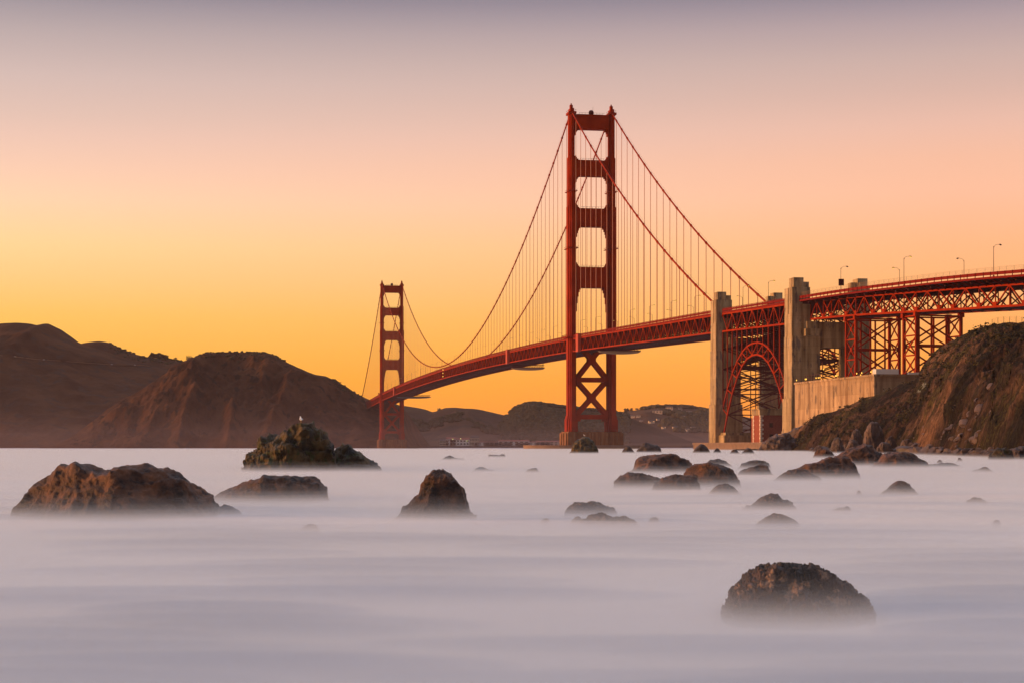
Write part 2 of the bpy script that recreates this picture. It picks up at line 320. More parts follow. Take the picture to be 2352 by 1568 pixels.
beach()
# ================================================================== SUSPENSION BRIDGE
CT = 13.7
bridge = thing('suspension_bridge', tuple(F(0, 0, 0)), 'long orange-red suspension bridge with two tall portal towers spanning the strait', 'suspension bridge')
def leg(mb, s, t):
    for z0, z1, w, l in ((12, 20.5, 7.6, 16.8), (20.5, 22.5, 6.6, 15.4), (22.5, 162, 5.6, 13.6), (162, 195, 4.8, 11.0), (195, 223.7, 4.0, 9.0)):
        for fw, fl, e in ((1, .44, 0), (.74, .74, .02), (.46, 1, .04)):
            fbox(mb, s-l*fl/2, s+l*fl/2, t-w*fw/2, t+w*fw/2, z0+e, z1+e)
        for ss in (-1, 1):                      # narrow vertical ribs on the end faces
            for q in (-.12, .12): fbox(mb, s+ss*l*.5-.06, s+ss*l*.5+.12, t+w*q-.15, t+w*q+.15, z0+.5, z1-.5)
    for z in (134, 172):                        # inspection walkways round the shaft
        w, l = (5.6, 13.6) if z < 162 else (4.8, 11)
        fbox(mb, s-l/2-.7, s+l/2+.7, t-w/2-.7, t+w/2+.7, z, z+.35); 
        for ss in (-1, 1): fbox(mb, s-l/2-.7, s+l/2+.7, t+ss*(w/2+.62)-.05, t+ss*(w/2+.62)+.05, z+1.1, z+1.3)
def tower(s):
    b = MB(); leg(b, s, -CT); leg(b, s, CT)
    tw = b.build('tower', RED, bridge)
    for z0, z1, wi, st, lo in ((213.9, 223.7, 2.0, 5.6, [(2.2, 1.0), (1.3, 2.2), (.7, 4.0)]), (182.6, 193.1, 2.4, 6.6, [(2.4, 1.0), (1.5, 2.2), (.8, 4.2)]),
                               (148.8, 160.8, 2.8, 8.0, [(2.7, 1.2), (1.8, 2.8), (1.1, 4.6), (.6, 7.0)]), (108.0, 121.6, 2.8, 8.6, [(3.0, 1.3), (2.2, 3.2), (1.5, 6.2), (.8, 10.5), (.35, 16)])):
        b = MB(); ti = CT-wi+.05; fbox(b, s-st/2, s+st/2, -ti, ti, z0, z1)
        fbox(b, s-st/2-.25, s+st/2+.25, -ti, ti, z1-1.3, z1-.3); fbox(b, s-st/2-.25, s+st/2+.25, -ti, ti, z0+.3, z0+1.1)
        for q in np.arange(-9.6, 9.7, 1.2):
            for ss in (-1, 1): fbox(b, s+ss*st/2-.05, s+ss*st/2+.3, q-.22, q+.22, z0+1.15, z1-1.35)
        for k, (dt, dz) in enumerate(lo):       # stepped corners below
            for sg in (-1, 1): a = sg*ti; fbox(b, s-st/2+.1+.05*k, s+st/2-.1-.05*k, min(a, a-sg*dt), max(a, a-sg*dt), z0-dz, z0-.02*k)
        for k, (dt, dz) in enumerate([(2.0, .9), (1.0, 2.0), (.5, 3.0)]):
            if z1 > 220: break
            for sg in (-1, 1): a = sg*ti; fbox(b, s-st/2+.15+.05*k, s+st/2-.15-.05*k, min(a, a-sg*dt), max(a, a-sg*dt), z1+.02*k, z1+dz)
        b.build('portal_strut', RED, tw)
        b = MB()
        for ss in (-1, 1):
            for q in np.arange(-ti+3, ti-2.9, 2.0): b.bar(F(s+ss*st/2, q, z1), F(s+ss*st/2, q, z1+1.1), .12)
            b.bar(F(s+ss*st/2, -ti+3, z1+1.1), F(s+ss*st/2, ti-3, z1+1.1), .12)
        b.build('handrail', DARK, tw)
    for zc0, zc1 in ((22.5, 46.6), (46.6, 73.5)):   # the two crosses between the legs
        b = MB(); ti = CT-2.8; zm = (zc0+zc1)/2
        for ss in (-3.2, 3.2):
            for sg in (-1, 1): b.bar(F(s+ss, -ti, zm-sg*(zm-zc0)), F(s+ss, ti, zm+sg*(zm-zc0)), 1.6, 2.7+.05*sg, up=(EA[0], EA[1], 0))
            fbox(b, s+ss-.95, s+ss+.95, -2.4, 2.4, zm-2.6, zm+2.6)
            for z in (zc0, zc1):
                for sg in (-1, 1): fbox(b, s+ss-.93, s+ss+.93, min(sg*ti, sg*(ti-2.8)), max(sg*ti, sg*(ti-2.8)), max(z-4, 19), z+3.9)
        b.build('cross_brace', RED, tw)
    for z0, z1 in ((20.4, 23.4), (45.2, 48.2)):
        b = MB(); fbox(b, s-4.2, s+4.2, -CT+2.8, CT-2.8, z0, z1); b.build('horizontal_strut', RED, tw)
    for sg in (-1, 1):
        b = MB(); t = sg*CT; fbox(b, s-5, s+5, t-2.6, t+2.6, 223.7, 225.2); fbox(b, s-3.6, s+3.6, t-1.3, t+1.3, 225.2, 227.6); fbox(b, s-1.6, s+1.6, t-.85, t+.85, 227.6, 229.4); fbox(b, s-.9, s+.9, t-1.0, t+1.0, 229.4, 230.1); fbox(b, s-.5, s+.5, t-.35, t+.35, 230.1, 231.2)
        for q in (-4.8, 4.8): b.bar(F(s+q, t-2.4, 226.4), F(s+q, t+2.4, 226.4), .12)
        for q in (-2.4, 2.4): b.bar(F(s-4.8, t+q, 226.4), F(s+4.8, t+q, 226.4), .12)
        b.build('saddle_housing', RED, tw)
        b = MB(); fbox(b, s-9, s+9, t-(4.6 if sg < 0 else 3), t+(3 if sg < 0 else 4.6), rail_z(s)-1.9, rail_z(s)-1.3)
        o = t+sg*4.5
        for q in np.arange(-9, 9.1, 1.5): b.bar(F(s+q, o, rail_z(s)-1.3), F(s+q, o, rail_z(s)), .12)
        b.bar(F(s-9, o, rail_z(s)), F(s+9, o, rail_z(s)), .15)
        b.build('walkway_bay', RED, tw)
    b = MB(); n = 16
    R = [(0, .1), (1.1, .2), (1.6, .9), (1.75, 1.7), (1.6, 2.5), (1.1, 3.2), (0.05, 3.5)]
    b.tube([F(s, 0, 223.7+z) for r, z in R], [max(r, .05) for r, z in R], n); b.bar(F(s, 1.2, 227), F(s, 1.2, 229.6), .12)
    b.build('beacon', DARK, tw)
    b = MB(); fbox(b, s-13, s+13, -18.6, 18.6, .5 if s < 100 else -1, 11.4); fbox(b, s-12.2, s+12.2, -18, 18, 11.4, 12.02)
    for q in (-1, 1):
        for k in range(3): fbox(b, s-11+k*8, s-6+k*8, q*19-.6, q*19+.6, .5, 11.0)
        for k in (-15.5, -11, 11, 15.5): fbox(b, s+q*13-.5, s+q*13+.5, k-1.3, k+1.3, .5, 11.0)
        b.bar(F(s+q*12, -17.8, 13.1), F(s+q*12, 17.8, 13.1), .12)
        for k in np.arange(-17.6, 17.7, 3.2): b.bar(F(s+q*12, k, 12), F(s+q*12, k, 13.1), .1)
    b.build('pier', PIER, bridge)
    return tw
PIER = mat('stained_pier_concrete', (.34, .155, .06), (.22, .10, .04), rough=.95, scale=.3, bump=.3, bscale=2, stretch=(1, 1, .2), c3=(.28, .17, .09))
tower(0.0); tower(1280.0)
b = MB(); N = 72
for ro, ri, z0, z1 in (((46, 25), (43.5, 22.5), -1, 2.6), ((46.3, 25.3), (43.2, 22.2), 2.6, 3.0)):
    for k in range(N):
        a0, a1 = 2*math.pi*k/N, 2*math.pi*(k+1)/N
        c = [F(ro[1]*math.sin(a), ro[0]*math.cos(a), 0)[:2] for a in (a0, a1)]; d = [F(ri[1]*math.sin(a), ri[0]*math.cos(a), 0)[:2] for a in (a0, a1)]
        b.hexa([(*c[0], z0), (*c[1], z0), (*d[1], z0), (*d[0], z0), (*c[0], z1), (*c[1], z1), (*d[1], z1), (*d[0], z1)])
b.build('fender_wall', mat('fender_concrete', (.33, .21, .14), (.25, .16, .11), rough=.9, scale=.2), bridge)
# ---- cables and suspender ropes
SEND = -341.0
def cable_z(s):
    if 0 <= s <= 1280: return 84.6+141.9*((s-640)/640)**2
    if s < 0: u = -s/331; return 226.5*(1-u)+73*u-40*u*(1-u)*.9
    u = (s-1280)/343; return 226.5*(1-u)+68*u-36*u*(1-u)
P_ = 15.24
hs = [P_*k for k in range(1, 84)]+[-P_*k for k in range(1, 22)]+[1280+P_*k for k in range(1, 22)]
band_s = hs
for sg in (-1, 1):
    b = MB(); ss = np.concatenate([np.linspace(SEND, 0, 40), np.linspace(0, 1280, 130)[1:], np.linspace(1280, 1610, 30)[1:]])
    b.tube([F(s, sg*CT, cable_z(s)) for s in ss], .48, 8)
    cb = b.build('main_cable', RED, bridge, smooth=True)
    b = MB()
    for s in hs:
        d = .7; b.tube([F(s-d, sg*CT, cable_z(s-d)), F(s+d, sg*CT, cable_z(s+d))], .72, 6)
    tag(b.build('cable_bands', RED, cb), kind='stuff')
    b = MB()
    for o in (-.55, .55): b.tube([F(s, sg*CT+o, cable_z(s)+1.3) for s in ss], .035, 3, cap=False)
    b.build('hand_lines', DARK, cb)
def rope_bm(b, s, sg):
    z0 = rail_z(s)-2.4; z1 = cable_z(s)-.3
    if z1-z0 < 1.5: return False
    for o in (-.3, .3): b.bar(F(s+o, sg*CT, z0), F(s+o, sg*CT, z1), .16)
    return True
order = sorted([(abs(F(s, sg*CT)[1]), s, sg) for s in hs for sg in (-1, 1)], key=lambda q: (cable_z(q[1])-rail_z(q[1]))/q[0], reverse=True)
rest = MB(); n = 0
ROPE = mat('suspender_rope', (.75, .30, .16), rough=.6)
for D, s, sg in order:
    if n < 99:
        b = MB()
        if rope_bm(b, s, sg): b.build('suspender_rope', ROPE, bridge); n += 1
    else: rope_bm(rest, s, sg)
tag(rest.build('suspender_ropes', ROPE, bridge), kind='stuff')
# ---- deck and stiffening truss
def truss_deck(s0, s1, step, T, top, bot, par, webs=True):
    """top/bot: chord heights below the rail top"""
    n = int(round((s1-s0)/step)); S = [s0+(s1-s0)*k/n for k in range(n+1)]
    for sg in (-1, 1):
        b = MB(); t = sg*T
        for k in range(n):
            a, c = S[k], S[k+1]; za, zc = rail_z(a), rail_z(c)
            b.bar(F(a, t, za-top), F(c, t, zc-top), .75, .8); b.bar(F(a, t, za-bot), F(c, t, zc-bot), .8, .8)
            b.bar(F(a, t, za-top), F(a, t, za-bot), .30, .36)
            lo, hi = (a, c) if k % 2 == 0 else (c, a)
            b.bar(F(lo, t, rail_z(lo)-bot), F(hi, t, rail_z(hi)-top), .42, .5)
        for k in range(0, n+1, 2): fbox(b, S[k]-.75, S[k]+.75, t-.42, t+.42, rail_z(S[k])-bot-.1, rail_z(S[k])-bot+1.3)
        for k in range(1, n+1, 2): fbox(b, S[k]-.75, S[k]+.75, t-.42, t+.42, rail_z(S[k])-top-1.3, rail_z(S[k])-top+.1)
        b.build('stiffening_truss', RED, par)
        b = MB()
        for k in range(n): a, c = S[k], S[k+1]; b.bar(F(a, t+sg*.3, rail_z(a)-.05), F(c, t+sg*.3, rail_z(c)-.05), .16, .16); b.bar(F(a, t+sg*.3, rail_z(a)-1.9), F(c, t+sg*.3, rail_z(c)-1.9), .3, .65)
        for k in range(n):
            for q in range(5): s = S[k]+(S[k+1]-S[k])*q/5; b.bar(F(s, t+sg*.3, rail_z(s)-1.6), F(s, t+sg*.3, rail_z(s)-.1), .1 if q else .26)
            a, c = S[k], S[k+1]
            b.bar(F(a, t+sg*.3, rail_z(a)-.8), F(c, t+sg*.3, rail_z(c)-.8), .05, .95)
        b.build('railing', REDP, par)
    b = MB()
    for k in range(n): a, c = S[k], S[k+1]; b.hexa([F(a, -T+.5, rail_z(a)-2.3), F(a, T-.5, rail_z(a)-2.3), F(c, T-.5, rail_z(c)-2.3), F(c, -T+.5, rail_z(c)-2.3), F(a, -T+.5, rail_z(a)-1.65), F(a, T-.5, rail_z(a)-1.65), F(c, T-.5, rail_z(c)-1.65), F(c, -T+.5, rail_z(c)-1.65)])
    b.build('roadway', ASPH, par)
    b = MB()
    for k in range(n+1):
        s = S[k]; z = rail_z(s); fbox(b, s-.22, s+.22, -T+.4, T-.4, z-4.6, z-2.32)
        b.bar(F(s, -T, z-bot), F(s, T, z-bot), .7, .7)
        b.bar(F(s, -T, z-bot), F(s, 0, z-4.6), .45); b.bar(F(s, T, z-bot), F(s, 0, z-4.6), .45)
        if k < n:
            c = S[k+1]; zc = rail_z(c)
            b.bar(F(s, -T, z-bot), F(c, 0, zc-bot), .5); b.bar(F(s, T, z-bot), F(c, 0, zc-bot), .5); b.bar(F(s, 0, z-bot), F(c, 0, zc-bot), .5)
            for q in (-9, -4.5, 0, 4.5, 9): b.bar(F(s, q, z-2.6), F(c, q, zc-2.6), .35, .9)
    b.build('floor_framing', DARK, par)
truss_deck(-342, 0, 7.62, CT, 2.7, 10.8, bridge); truss_deck(0, 1280, 7.62, CT, 2.7, 10.8, bridge); truss_deck(1280, 1600, 7.62, CT, 2.7, 10.8, bridge)
for s in (-30.5, 243, 1105):
    b = MB(); z = rail_z(s); fbox(b, s-3.6, s+3.6, -CT-2.6, -CT-.5, z-11.8, z-.2); b.build('expansion_panel', REDL, bridge)
b = MB()
for k in range(3):
    b = MB(); b.tube([F(640, -CT-.5, rail_z(640)-2-3.4*k), F(640, -CT-1.1, rail_z(640)-2-3.4*k)], .45, 8); b.build('navigation_light', GLOW, bridge)
# ================================================================== CONCRETE PYLONS
def pylon(s0, s1, label, tops, off=0):
    r = thing('concrete_pylon', tuple(F((s0+s1)/2, 0, 0)), label, 'pylon', 'concrete pylons at the ends of the arch span')
    zt, zs, ze = tops
    for sg in (-1, 1):
        b = MB(); o, i = sg*17, sg*9; L = s1-s0
        def bx(a0, a1, t0, t1, z0, z1): fbox(b, a0, a1, min(t0, t1), max(t0, t1), z0, z1)
        bx(s0-.5, s1+.5, o+sg*.5, sg*4.2 if sg < 0 else sg*6.5, -1, 22); bx(s0, s1, o, sg*4.9 if sg < 0 else sg*7, 22, 47.5)
        bx(s0+.4, s1-.4, o-sg*.1, i, 47.5, zs-11)
        bx(s0+.4, s0+L*.42, o-sg*.15, i+sg*.1, zs-11, zs); bx(s0+L*.50, s1-.4, o-sg*.15, i+sg*.1, zs-11, zs)     # groove between
        bx(s0+L*.42, s0+L*.50, o-sg*.9, i+sg*.2, zs-11, zs-.4)
        bx(s0+.8, s0+L*.66, o-sg*1.0, o-sg*5.2, zs, zt); bx(s0+1.6, s0+L*.55, o-sg*5.2, o-sg*7.8, zs, ze)
        bx(s0+.3, s0+.8, o-sg*3.9, o-sg*4.6, zs-3, zt-1.8)
        for z in np.arange(6, zs-12, 6.1): bx(s0+.34, s1-.34, o-sg*.04, o+sg*.03, z, z+.12)
        # bearing corbel towards the span
        bx(s0-2.2, s0+.5, sg*12, sg*6, 47.5, 50.5); bx(s0-1.4, s0+.5, sg*11, sg*6.5, 50.5, 53.5)
        b.build('shaft', CONC, r)
    b = MB(); fbox(b, s0+1, s1-1, -5.2, 7.2, 43, 53.5); b.build('cross_beam', CONC, r)
    return r
pylon(-352, -342, 'tall tan concrete pylon on the far side of the steel arch', (75.2, 71.4, 73.6))
pylon(-462, -451.5, 'tall tan concrete pylon nearest the beach, between arch and approach viaduct', (71.7, 67.7, 70.0))
# ================================================================== STEEL ARCH SPAN
arch = thing('arch_span', tuple(F(-402, 0, 0)), 'orange-red steel arch span over the brick fort, standing between the two concrete pylons', 'arch bridge')
truss_deck(-451.5, -352, 7.65, CT, 2.7, 10.8, arch)
n = 13; AS = [-451.5+99.5*k/n for k in range(n+1)]
def rib(s, z0, z1): u = (s+401.75)/49.75; return z0+(z1-z0)*(1-abs(u)**2.25)
for sg in (-1, 1):
    t = sg*CT; b = MB(); zo = lambda s: rib(s, 20, 48.2); zi = lambda s: rib(s, 5, 43.0)
    for k in range(n):
        a, c = AS[k], AS[k+1]; b.bar(F(a, t, zo(a)), F(c, t, zo(c)), .6, .7); b.bar(F(a, t, zi(a)), F(c, t, zi(c)), .65, .8)
        if a < -401: b.bar(F(a, t, zo(a)), F(c, t, zi(c)), .45) if k > 0 else b.bar(F(a, t, zi(a)+3), F(c, t, zo(c)), .4)
        else: b.bar(F(c, t, zo(c)), F(a, t, zi(a)), .45)
    for k in range(n+1): a = AS[k]; b.bar(F(a, t, zo(a)), F(a, t, zi(a)), .45)
    b.bar(F(AS[6], t, zo(AS[6])), F(AS[7], t, zi(AS[7])), .4)
    b.build('arch_rib', RED, arch)
    for k in range(n+1):
        a = AS[k]; b = MB(); b.bar(F(a, t, zo(a)), F(a, t, rail_z(a)-10.8), .5); b.build('spandrel_column', RED, arch)
b = MB()                                                     # sway bracing between the two ribs
for k in range(n+1):
    a = AS[k]; z0, z1 = rib(a, 5, 43.0), rail_z(a)-10.8
    zs = [z0]+[q for q in np.arange(10, 60, 9.5) if z0+3 < q < z1-3]+[z1]
    for i in range(len(zs)-1):
        for x, y in ((-1, 1), (1, -1)): b.bar(F(a, x*CT, zs[i]), F(a, y*CT, zs[i+1]), .42)
        b.bar(F(a, -CT, zs[i]), F(a, CT, zs[i]), .5)
    b.bar(F(a, 0, z0), F(a, 0, z1), .35)
    if k < n:
        c = AS[k+1]
        for zz in (lambda s: rib(s, 5, 43.0), lambda s: rib(s, 20, 48.2)):
            b.bar(F(a, -CT, zz(a)), F(c, CT, zz(c)), .4); b.bar(F(a, CT, zz(a)), F(c, -CT, zz(c)), .4)
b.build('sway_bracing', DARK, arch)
for s0, s1 in ((-362, -350), (-453, -441)):
    b = MB(); fbox(b, s0, s1, -16, 19, -1, 7.4); fbox(b, s0+1, s1-1, -15, 18, 7.4, 8.6); b.build('skewback', CONC, arch)
# ================================================================== APPROACH VIADUCT
via = thing('approach_viaduct', tuple(F(-520, 0, 27)), 'orange-red steel truss viaduct curving off to the right above the cliff', 'viaduct')
def off_top(s): return float(np.interp(-s, [462, 504, 590, 900], [2.6, 3.0, 4.3, 4.3]))
D_ = []; s = -462.0; kinds = []
while s > -800:
    for w, kd in ((7.6, 'd'), (7.6, 'u'), (9.0, 'x')): D_.append((s, s-w, kd)); s -= w
# at s: bottom corner; 'd': up to top node, 'u': down to bottom node, 'x': crossed panel
for sg in (-1, 1):
    b = MB(); t = sg*9.0; T = lambda s: rail_z(s)-off_top(s); B = lambda s: rail_z(s)-off_top(s)-6.9
    for a, c, kd in D_:
        b.bar(F(a, t, T(a)), F(c, t, T(c)), .6, .6); b.bar(F(a, t, B(a)), F(c, t, B(c)), .75, .75); b.bar(F(a, t, T(a)), F(a, t, B(a)), .32)
        if kd in 'dx': b.bar(F(a, t, B(a)), F(c, t, T(c)), .42)
        if kd in 'ux': b.bar(F(a, t, T(a)), F(c, t, B(c)), .42)
        if kd == 'x':
            for q in (a, c): fbox(b, q-1.0, q+1.0, t-.42, t+.42, B(q)+.1, B(q)+1.6)
    b.build('truss', RED, via)
    b = MB(); e = sg*13.7
    for a, c, kd in D_:
        for q in range(2):
            s0, s1 = a+(c-a)*q/2, a+(c-a)*(q+1)/2; z0, z1 = rail_z(s0), rail_z(s1)
            b.bar(F(s0, e, z0-.55), F(s1, e, z1-.55), .08, 1.1); b.bar(F(s0, e, z0-1.95), F(s1, e, z1-1.95), .25, .7)
            b.bar(F(s0, e+sg*.1, z0-1.9), F(s0, e+sg*.1, z0+.05), .22)
            b.bar(F(s0, e, z0-2.2), F(s0, sg*9, z0-off_top(s0)+.2), .3, .5)
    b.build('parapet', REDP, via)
    b = MB()
    for a, c, kd in D_:
        for q in range(2):
            s0, s1 = a+(c-a)*q/2, a+(c-a)*(q+1)/2; z0, z1 = rail_z(s0), rail_z(s1)
            b.bar(F(s0, e-sg*.6, z0), F(s0, e-sg*.6, z0+1.5), .06); b.bar(F(s0, e-sg*.6, z0+1.5), F(s1, e-sg*.6, z1+1.5), .05)
            for h in np.arange(.25, 1.5, .25): b.bar(F(s0, e-sg*.6, z0+h), F(s1, e-sg*.6, z1+h), .03)
    b.build('mesh_fence', NET, via)
b = MB()
for a, c, kd in D_: b.hexa([F(a, -13.6, rail_z(a)-2.3), F(a, 13.6, rail_z(a)-2.3), F(c, 13.6, rail_z(c)-2.3), F(c, -13.6, rail_z(c)-2.3), F(a, -13.6, rail_z(a)-1.75), F(a, 13.6, rail_z(a)-1.75), F(c, 13.6, rail_z(c)-1.75), F(c, -13.6, rail_z(c)-1.75)])
b.build('roadway', ASPH, via)
b = MB()
for a, c, kd in D_:
    za, zb = T(a), B(a); b.bar(F(a, -12.5, rail_z(a)-2.8), F(a, 12.5, rail_z(a)-2.8), .4, 1.0); b.bar(F(a, -9, zb), F(a, 9, zb), .5)
    b.bar(F(a, -9, zb), F(a, 0, za), .35); b.bar(F(a, 9, zb), F(a, 0, za), .35); b.bar(F(a, -9, za), F(a, 9, za), .5, .8)
    b.bar(F(a, -9, zb), F(c, 9, B(c)), .35); b.bar(F(a, 9, zb), F(c, -9, B(c)), .35)
    for q in (-6, -2, 2, 6): b.bar(F(a, q, rail_z(a)-2.6), F(c, q, rail_z(c)-2.6), .3, .8)
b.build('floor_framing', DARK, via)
def bent(sA, sB, zb):
    b = MB(); top = B((sA+sB)/2)-.4; n = max(2, int(round((top-zb)/7.2)))
    for s in (sA, sB):
        for t in (-9, 9): b.bar(F(s, t, zb), F(s, t, top-1.5), 1.0); b.bar(F(s, t, top-1.6), F(s, t, top), 1.9, 1.9); b.bar(F(s, t, zb-.6), F(s, t, zb+.5), 2.2)
        for t in (-3, 3): b.bar(F(s, t, zb), F(s, t, top-1.5), .55)
    zs = np.linspace(zb, top-1.2, n+1)
    for t in (-9, 9):
        for i in range(n):
            for x, y in ((sA, sB), (sB, sA)): b.bar(F(x, t, zs[i]), F(y, t, zs[i+1]), .38)
            b.bar(F(sA, t, zs[i+1]), F(sB, t, zs[i+1]), .5); b.bar(F((sA+sB)/2-.7, t, (zs[i]+zs[i+1])/2), F((sA+sB)/2+.7, t, (zs[i]+zs[i+1])/2), .3, 1.4)
    zz = np.linspace(zb, top-1.2, max(2, n//2+1)+1)
    for s in (sA, sB):
        for i in range(len(zz)-1):
            b.bar(F(s, -9, zz[i]), F(s, 9, zz[i+1]), .5); b.bar(F(s, 9, zz[i]), F(s, -9, zz[i+1]), .5); b.bar(F(s, -9, zz[i+1]), F(s, 9, zz[i+1]), .55)
    b.build('trestle_bent', RED, via)
bent(-501.4, -510.4, 27.9); bent(-549.8, -558.8, 27.9); bent(-640, -649, 20)
# ================================================================== LAMP POSTS
def make_lamp(lit, label):
    r = thing('street_lamp', (0, 0, 0), label, 'street lamp')
    b = MB(); b.tube([(0, 0, 0), (0, 0, .5)], .3, 8); b.tube([(0, 0, .5), (0, 0, 10.2)], [.11, .08], 8); b.build('post', DARK, r)
    b = MB(); b.tube([(0, 0, 9.6), (.35, 0, 10.3), (.95, 0, 10.7), (1.7, 0, 10.85), (2.2, 0, 10.82)], .055, 6); b.build('arm', DARK, r)
    b = MB(); b.tube([(2.1, 0, 10.85), (2.4, 0, 10.88), (2.9, 0, 10.78), (3.1, 0, 10.7)], [.08, .18, .2, .08], 8); h = b.build('lamp_head', DARK, r)
    b = MB(); b.tube([(2.35, 0, 10.70), (2.95, 0, 10.60)], [.13, .13], 8)
    g = b.build('lamp_glass', GLOW if lit else UNLIT, r); g.parent = h
    return r
def dup(root):
    r = root.copy(); COL.objects.link(r)
    for ch in root.children:
        c = ch.copy(); COL.objects.link(c); c.parent = r
        for g in ch.children: d = g.copy(); COL.objects.link(d); d.parent = c
    return r
lampL = make_lamp(True, ''); lampU = make_lamp(False, ''); used = set()
def put_lamp(s, sg, lit, label, group, scale=1):
    src = lampL if lit else lampU
    o = src if lit not in used else dup(src); used.add(lit)
    t = sg*(CT-1.2); p = F(s, t, rail_z(s)-1.65); o.location = p; d = F(s, t-sg)-F(s, t); o.rotation_euler = (0, 0, math.atan2(d[1], d[0]))
    tag(o, label, 'street lamp', group)
for k in range(27):
    put_lamp(22+45.8*k, -1, True, 'lit street lamp on the near edge of the main span, arm over the roadway', 'street lamps along the near edge of the main span')
    put_lamp(22+45.8*k, 1, True, 'lit street lamp on the far edge of the main span, mostly hidden by the deck', 'street lamps along the far edge of the main span')
for k in range(7):
    put_lamp(-24-45.8*k, -1, True, 'lit street lamp on the near edge between the big tower and the first pylon', 'street lamps along the near edge of the side span')
    put_lamp(-24-45.8*k, 1, True, 'lit street lamp on the far edge between the big tower and the first pylon', 'street lamps along the far edge of the side span')
for s, sg, lit, lab in ((-380, -1, True, 'lit street lamp above the arch, the one nearer the far pylon'), (-417, -1, True, 'lit street lamp above the arch, the one nearer the beach-side pylon'),
    (-504, -1, False, 'unlit tall street lamp on the viaduct carrying a square red sign'), (-556, -1, True, 'tall lit street lamp on the near viaduct side, left of the tallest unlit one'),
    (-611, -1, False, 'tallest unlit street lamp on the viaduct, nearest the right edge of the photo'), (-503, 1, True, 'short lit street lamp on the far side of the viaduct, arm pointing left'),
    (-555, 1, False, 'short unlit street lamp on the far side of the viaduct, arm pointing left'), (-665, -1, False, 'unlit street lamp on the viaduct beyond the right edge')):
    put_lamp(s, sg, lit, lab, 'street lamps above arch and viaduct')
def road_sign(s, z0, w, h, label):
    r = thing('road_sign', tuple(F(s, -CT+1.0, rail_z(s)-1.6)), label, 'sign'); b = MB(); fbox(b, s-.1, s+.1, -CT+1.2-w/2, -CT+1.2+w/2, z0, z0+h); b.build('panel', DARK, r)
    b = MB(); b.bar(F(s, -CT+1.35, z0+.2), F(s, -CT+1.35, z0+h-.2), .3); b.build('bracket', DARK, r)
road_sign(-504.4, rail_z(-504)+1.6, 2.2, 2.6, 'square dark red sign seen from behind on the unlit viaduct lamp post')
# ================================================================== MAINTENANCE PLATFORMS
def platform(s, t0, t1, z, label, netm):
    r = thing('maintenance_platform', tuple(F(s, 0, z)), label, 'platform', 'maintenance platforms hanging under the deck')
    b = MB()
    for a in (-2.2, 2.2):
        b.bar(F(s+a, t0, z+2.2), F(s+a, t1, z+2.2), .3); b.bar(F(s+a, t0, z+.2), F(s+a, t1, z+.2), .35)
        q = t0
        while q < t1-1.9: b.bar(F(s+a, q, z+.2), F(s+a, q+1, z+2.2), .2); b.bar(F(s+a, q+1, z+2.2), F(s+a, q+2, z+.2), .2); q += 2
        for q in (-12, 12): b.bar(F(s+a, q, z+2), F(s+a, q, rail_z(s)-10.6), .25)
    fbox(b, s-2.2, s+2.2, t0, t1, z-.05, z+.1); b.build('truss_frame', DARK, r)
    n = 24; P = []
    for k in range(n+1):
        u = k/n; t = t0-.5+(t1-t0+1)*u; d = 1.9*math.sin(math.pi*u)**.35; P.append([F(s+2.6*math.cos(a), t, z-.1-d*math.sin(a)) for a in np.linspace(0, math.pi, 12)])
    b = MB(); b.grid(np.array(P)); b.build('debris_net', netm, r, smooth=True)
platform(-82, -13, 13, 61.6, 'maintenance platform with pale netting under the deck just right of the big tower', NET)
platform(235, -13, 13, 65, 'maintenance platform with pale netting under the deck left of the big tower', NET)
platform(1092, -13, 30, 65.5, 'grey maintenance platform under the deck beside the distant tower', mat('grey_netting', (.13, .10, .09), rough=.9))
# ================================================================== ANCHORAGE BLOCK, SEAWALL, FORT
CONC2 = mat('warm_stained_concrete', (.62, .43, .24), (.46, .30, .16), rough=.9, scale=.16, bump=.3, bscale=1.5, c3=(.27, .19, .12), stretch=(1, 1, .45))
SC0 = -9e9          # the block stands on the straight axis, not on the viaduct's curve
wall = thing('anchorage_block', tuple(F(-522, 0, 0)), 'huge plain tan concrete block with a flat top half buried in the cliff', 'concrete block')
b = MB(); fbox(b, -565.5, -480, -22, 24, -1, 26.9); fbox(b, -480.2, -479.0, -21.4, 20, -1, 26); 
for s in (-497, -539): fbox(b, s-.15, s+.15, -22.06, -21.9, -1, 26.5)
for z in (6, 12, 18, 24): fbox(b, -565.4, -480.1, -22.04, -21.9, z, z+.1)
b.build('wall', CONC2, wall)
b = MB(); fbox(b, -565.9, -479.6, -22.3, -21.3, 26.9, 27.7); fbox(b, -565.9, -564.9, -21.3, 24, 26.9, 27.7); b.build('coping', CONC2, wall)
b = MB()
for s in np.arange(-484, -479.5, .9): pass
for s in (-481, -484, -487, -490, -493, -496, -499): b.bar(F(s, -18, 27.7), F(s, -18, 30.4), .12)
b.bar(F(-481, -18, 30.4), F(-499, -18, 30.4), .12); b.bar(F(-481, -18, 29), F(-499, -18, 29), .1); b.build('handrail', DARK, wall)
def flood(s, t, z, i):
    r = thing('wall_lamp', tuple(F(s, t, z)), 'small lit amber lamp on the top edge of the concrete block', 'lamp', 'amber lamps along the top of the concrete block')
    b = MB(); b.bar(F(s, t, z), F(s, t, z+.7), .12); b.build('post', DARK, r)
    b = MB(); p = F(s, t, z+.9); b.tube([p-[0, 0, .28], p-[0, 0, .1], p+[0, 0, .15], p+[0, 0, .3]], [.08, .18, .18, .06], 8); b.build('bulb', GLOW, r)
for i, s in enumerate((-481.5, -492, -493.2, -504.5, -507, -509, -526, -527.4, -548, -553, -562)): flood(s, -21.8, 27.7, i)
flood(-497, -16, 31.5, 20); flood(-516, -8, 28.5, 21)
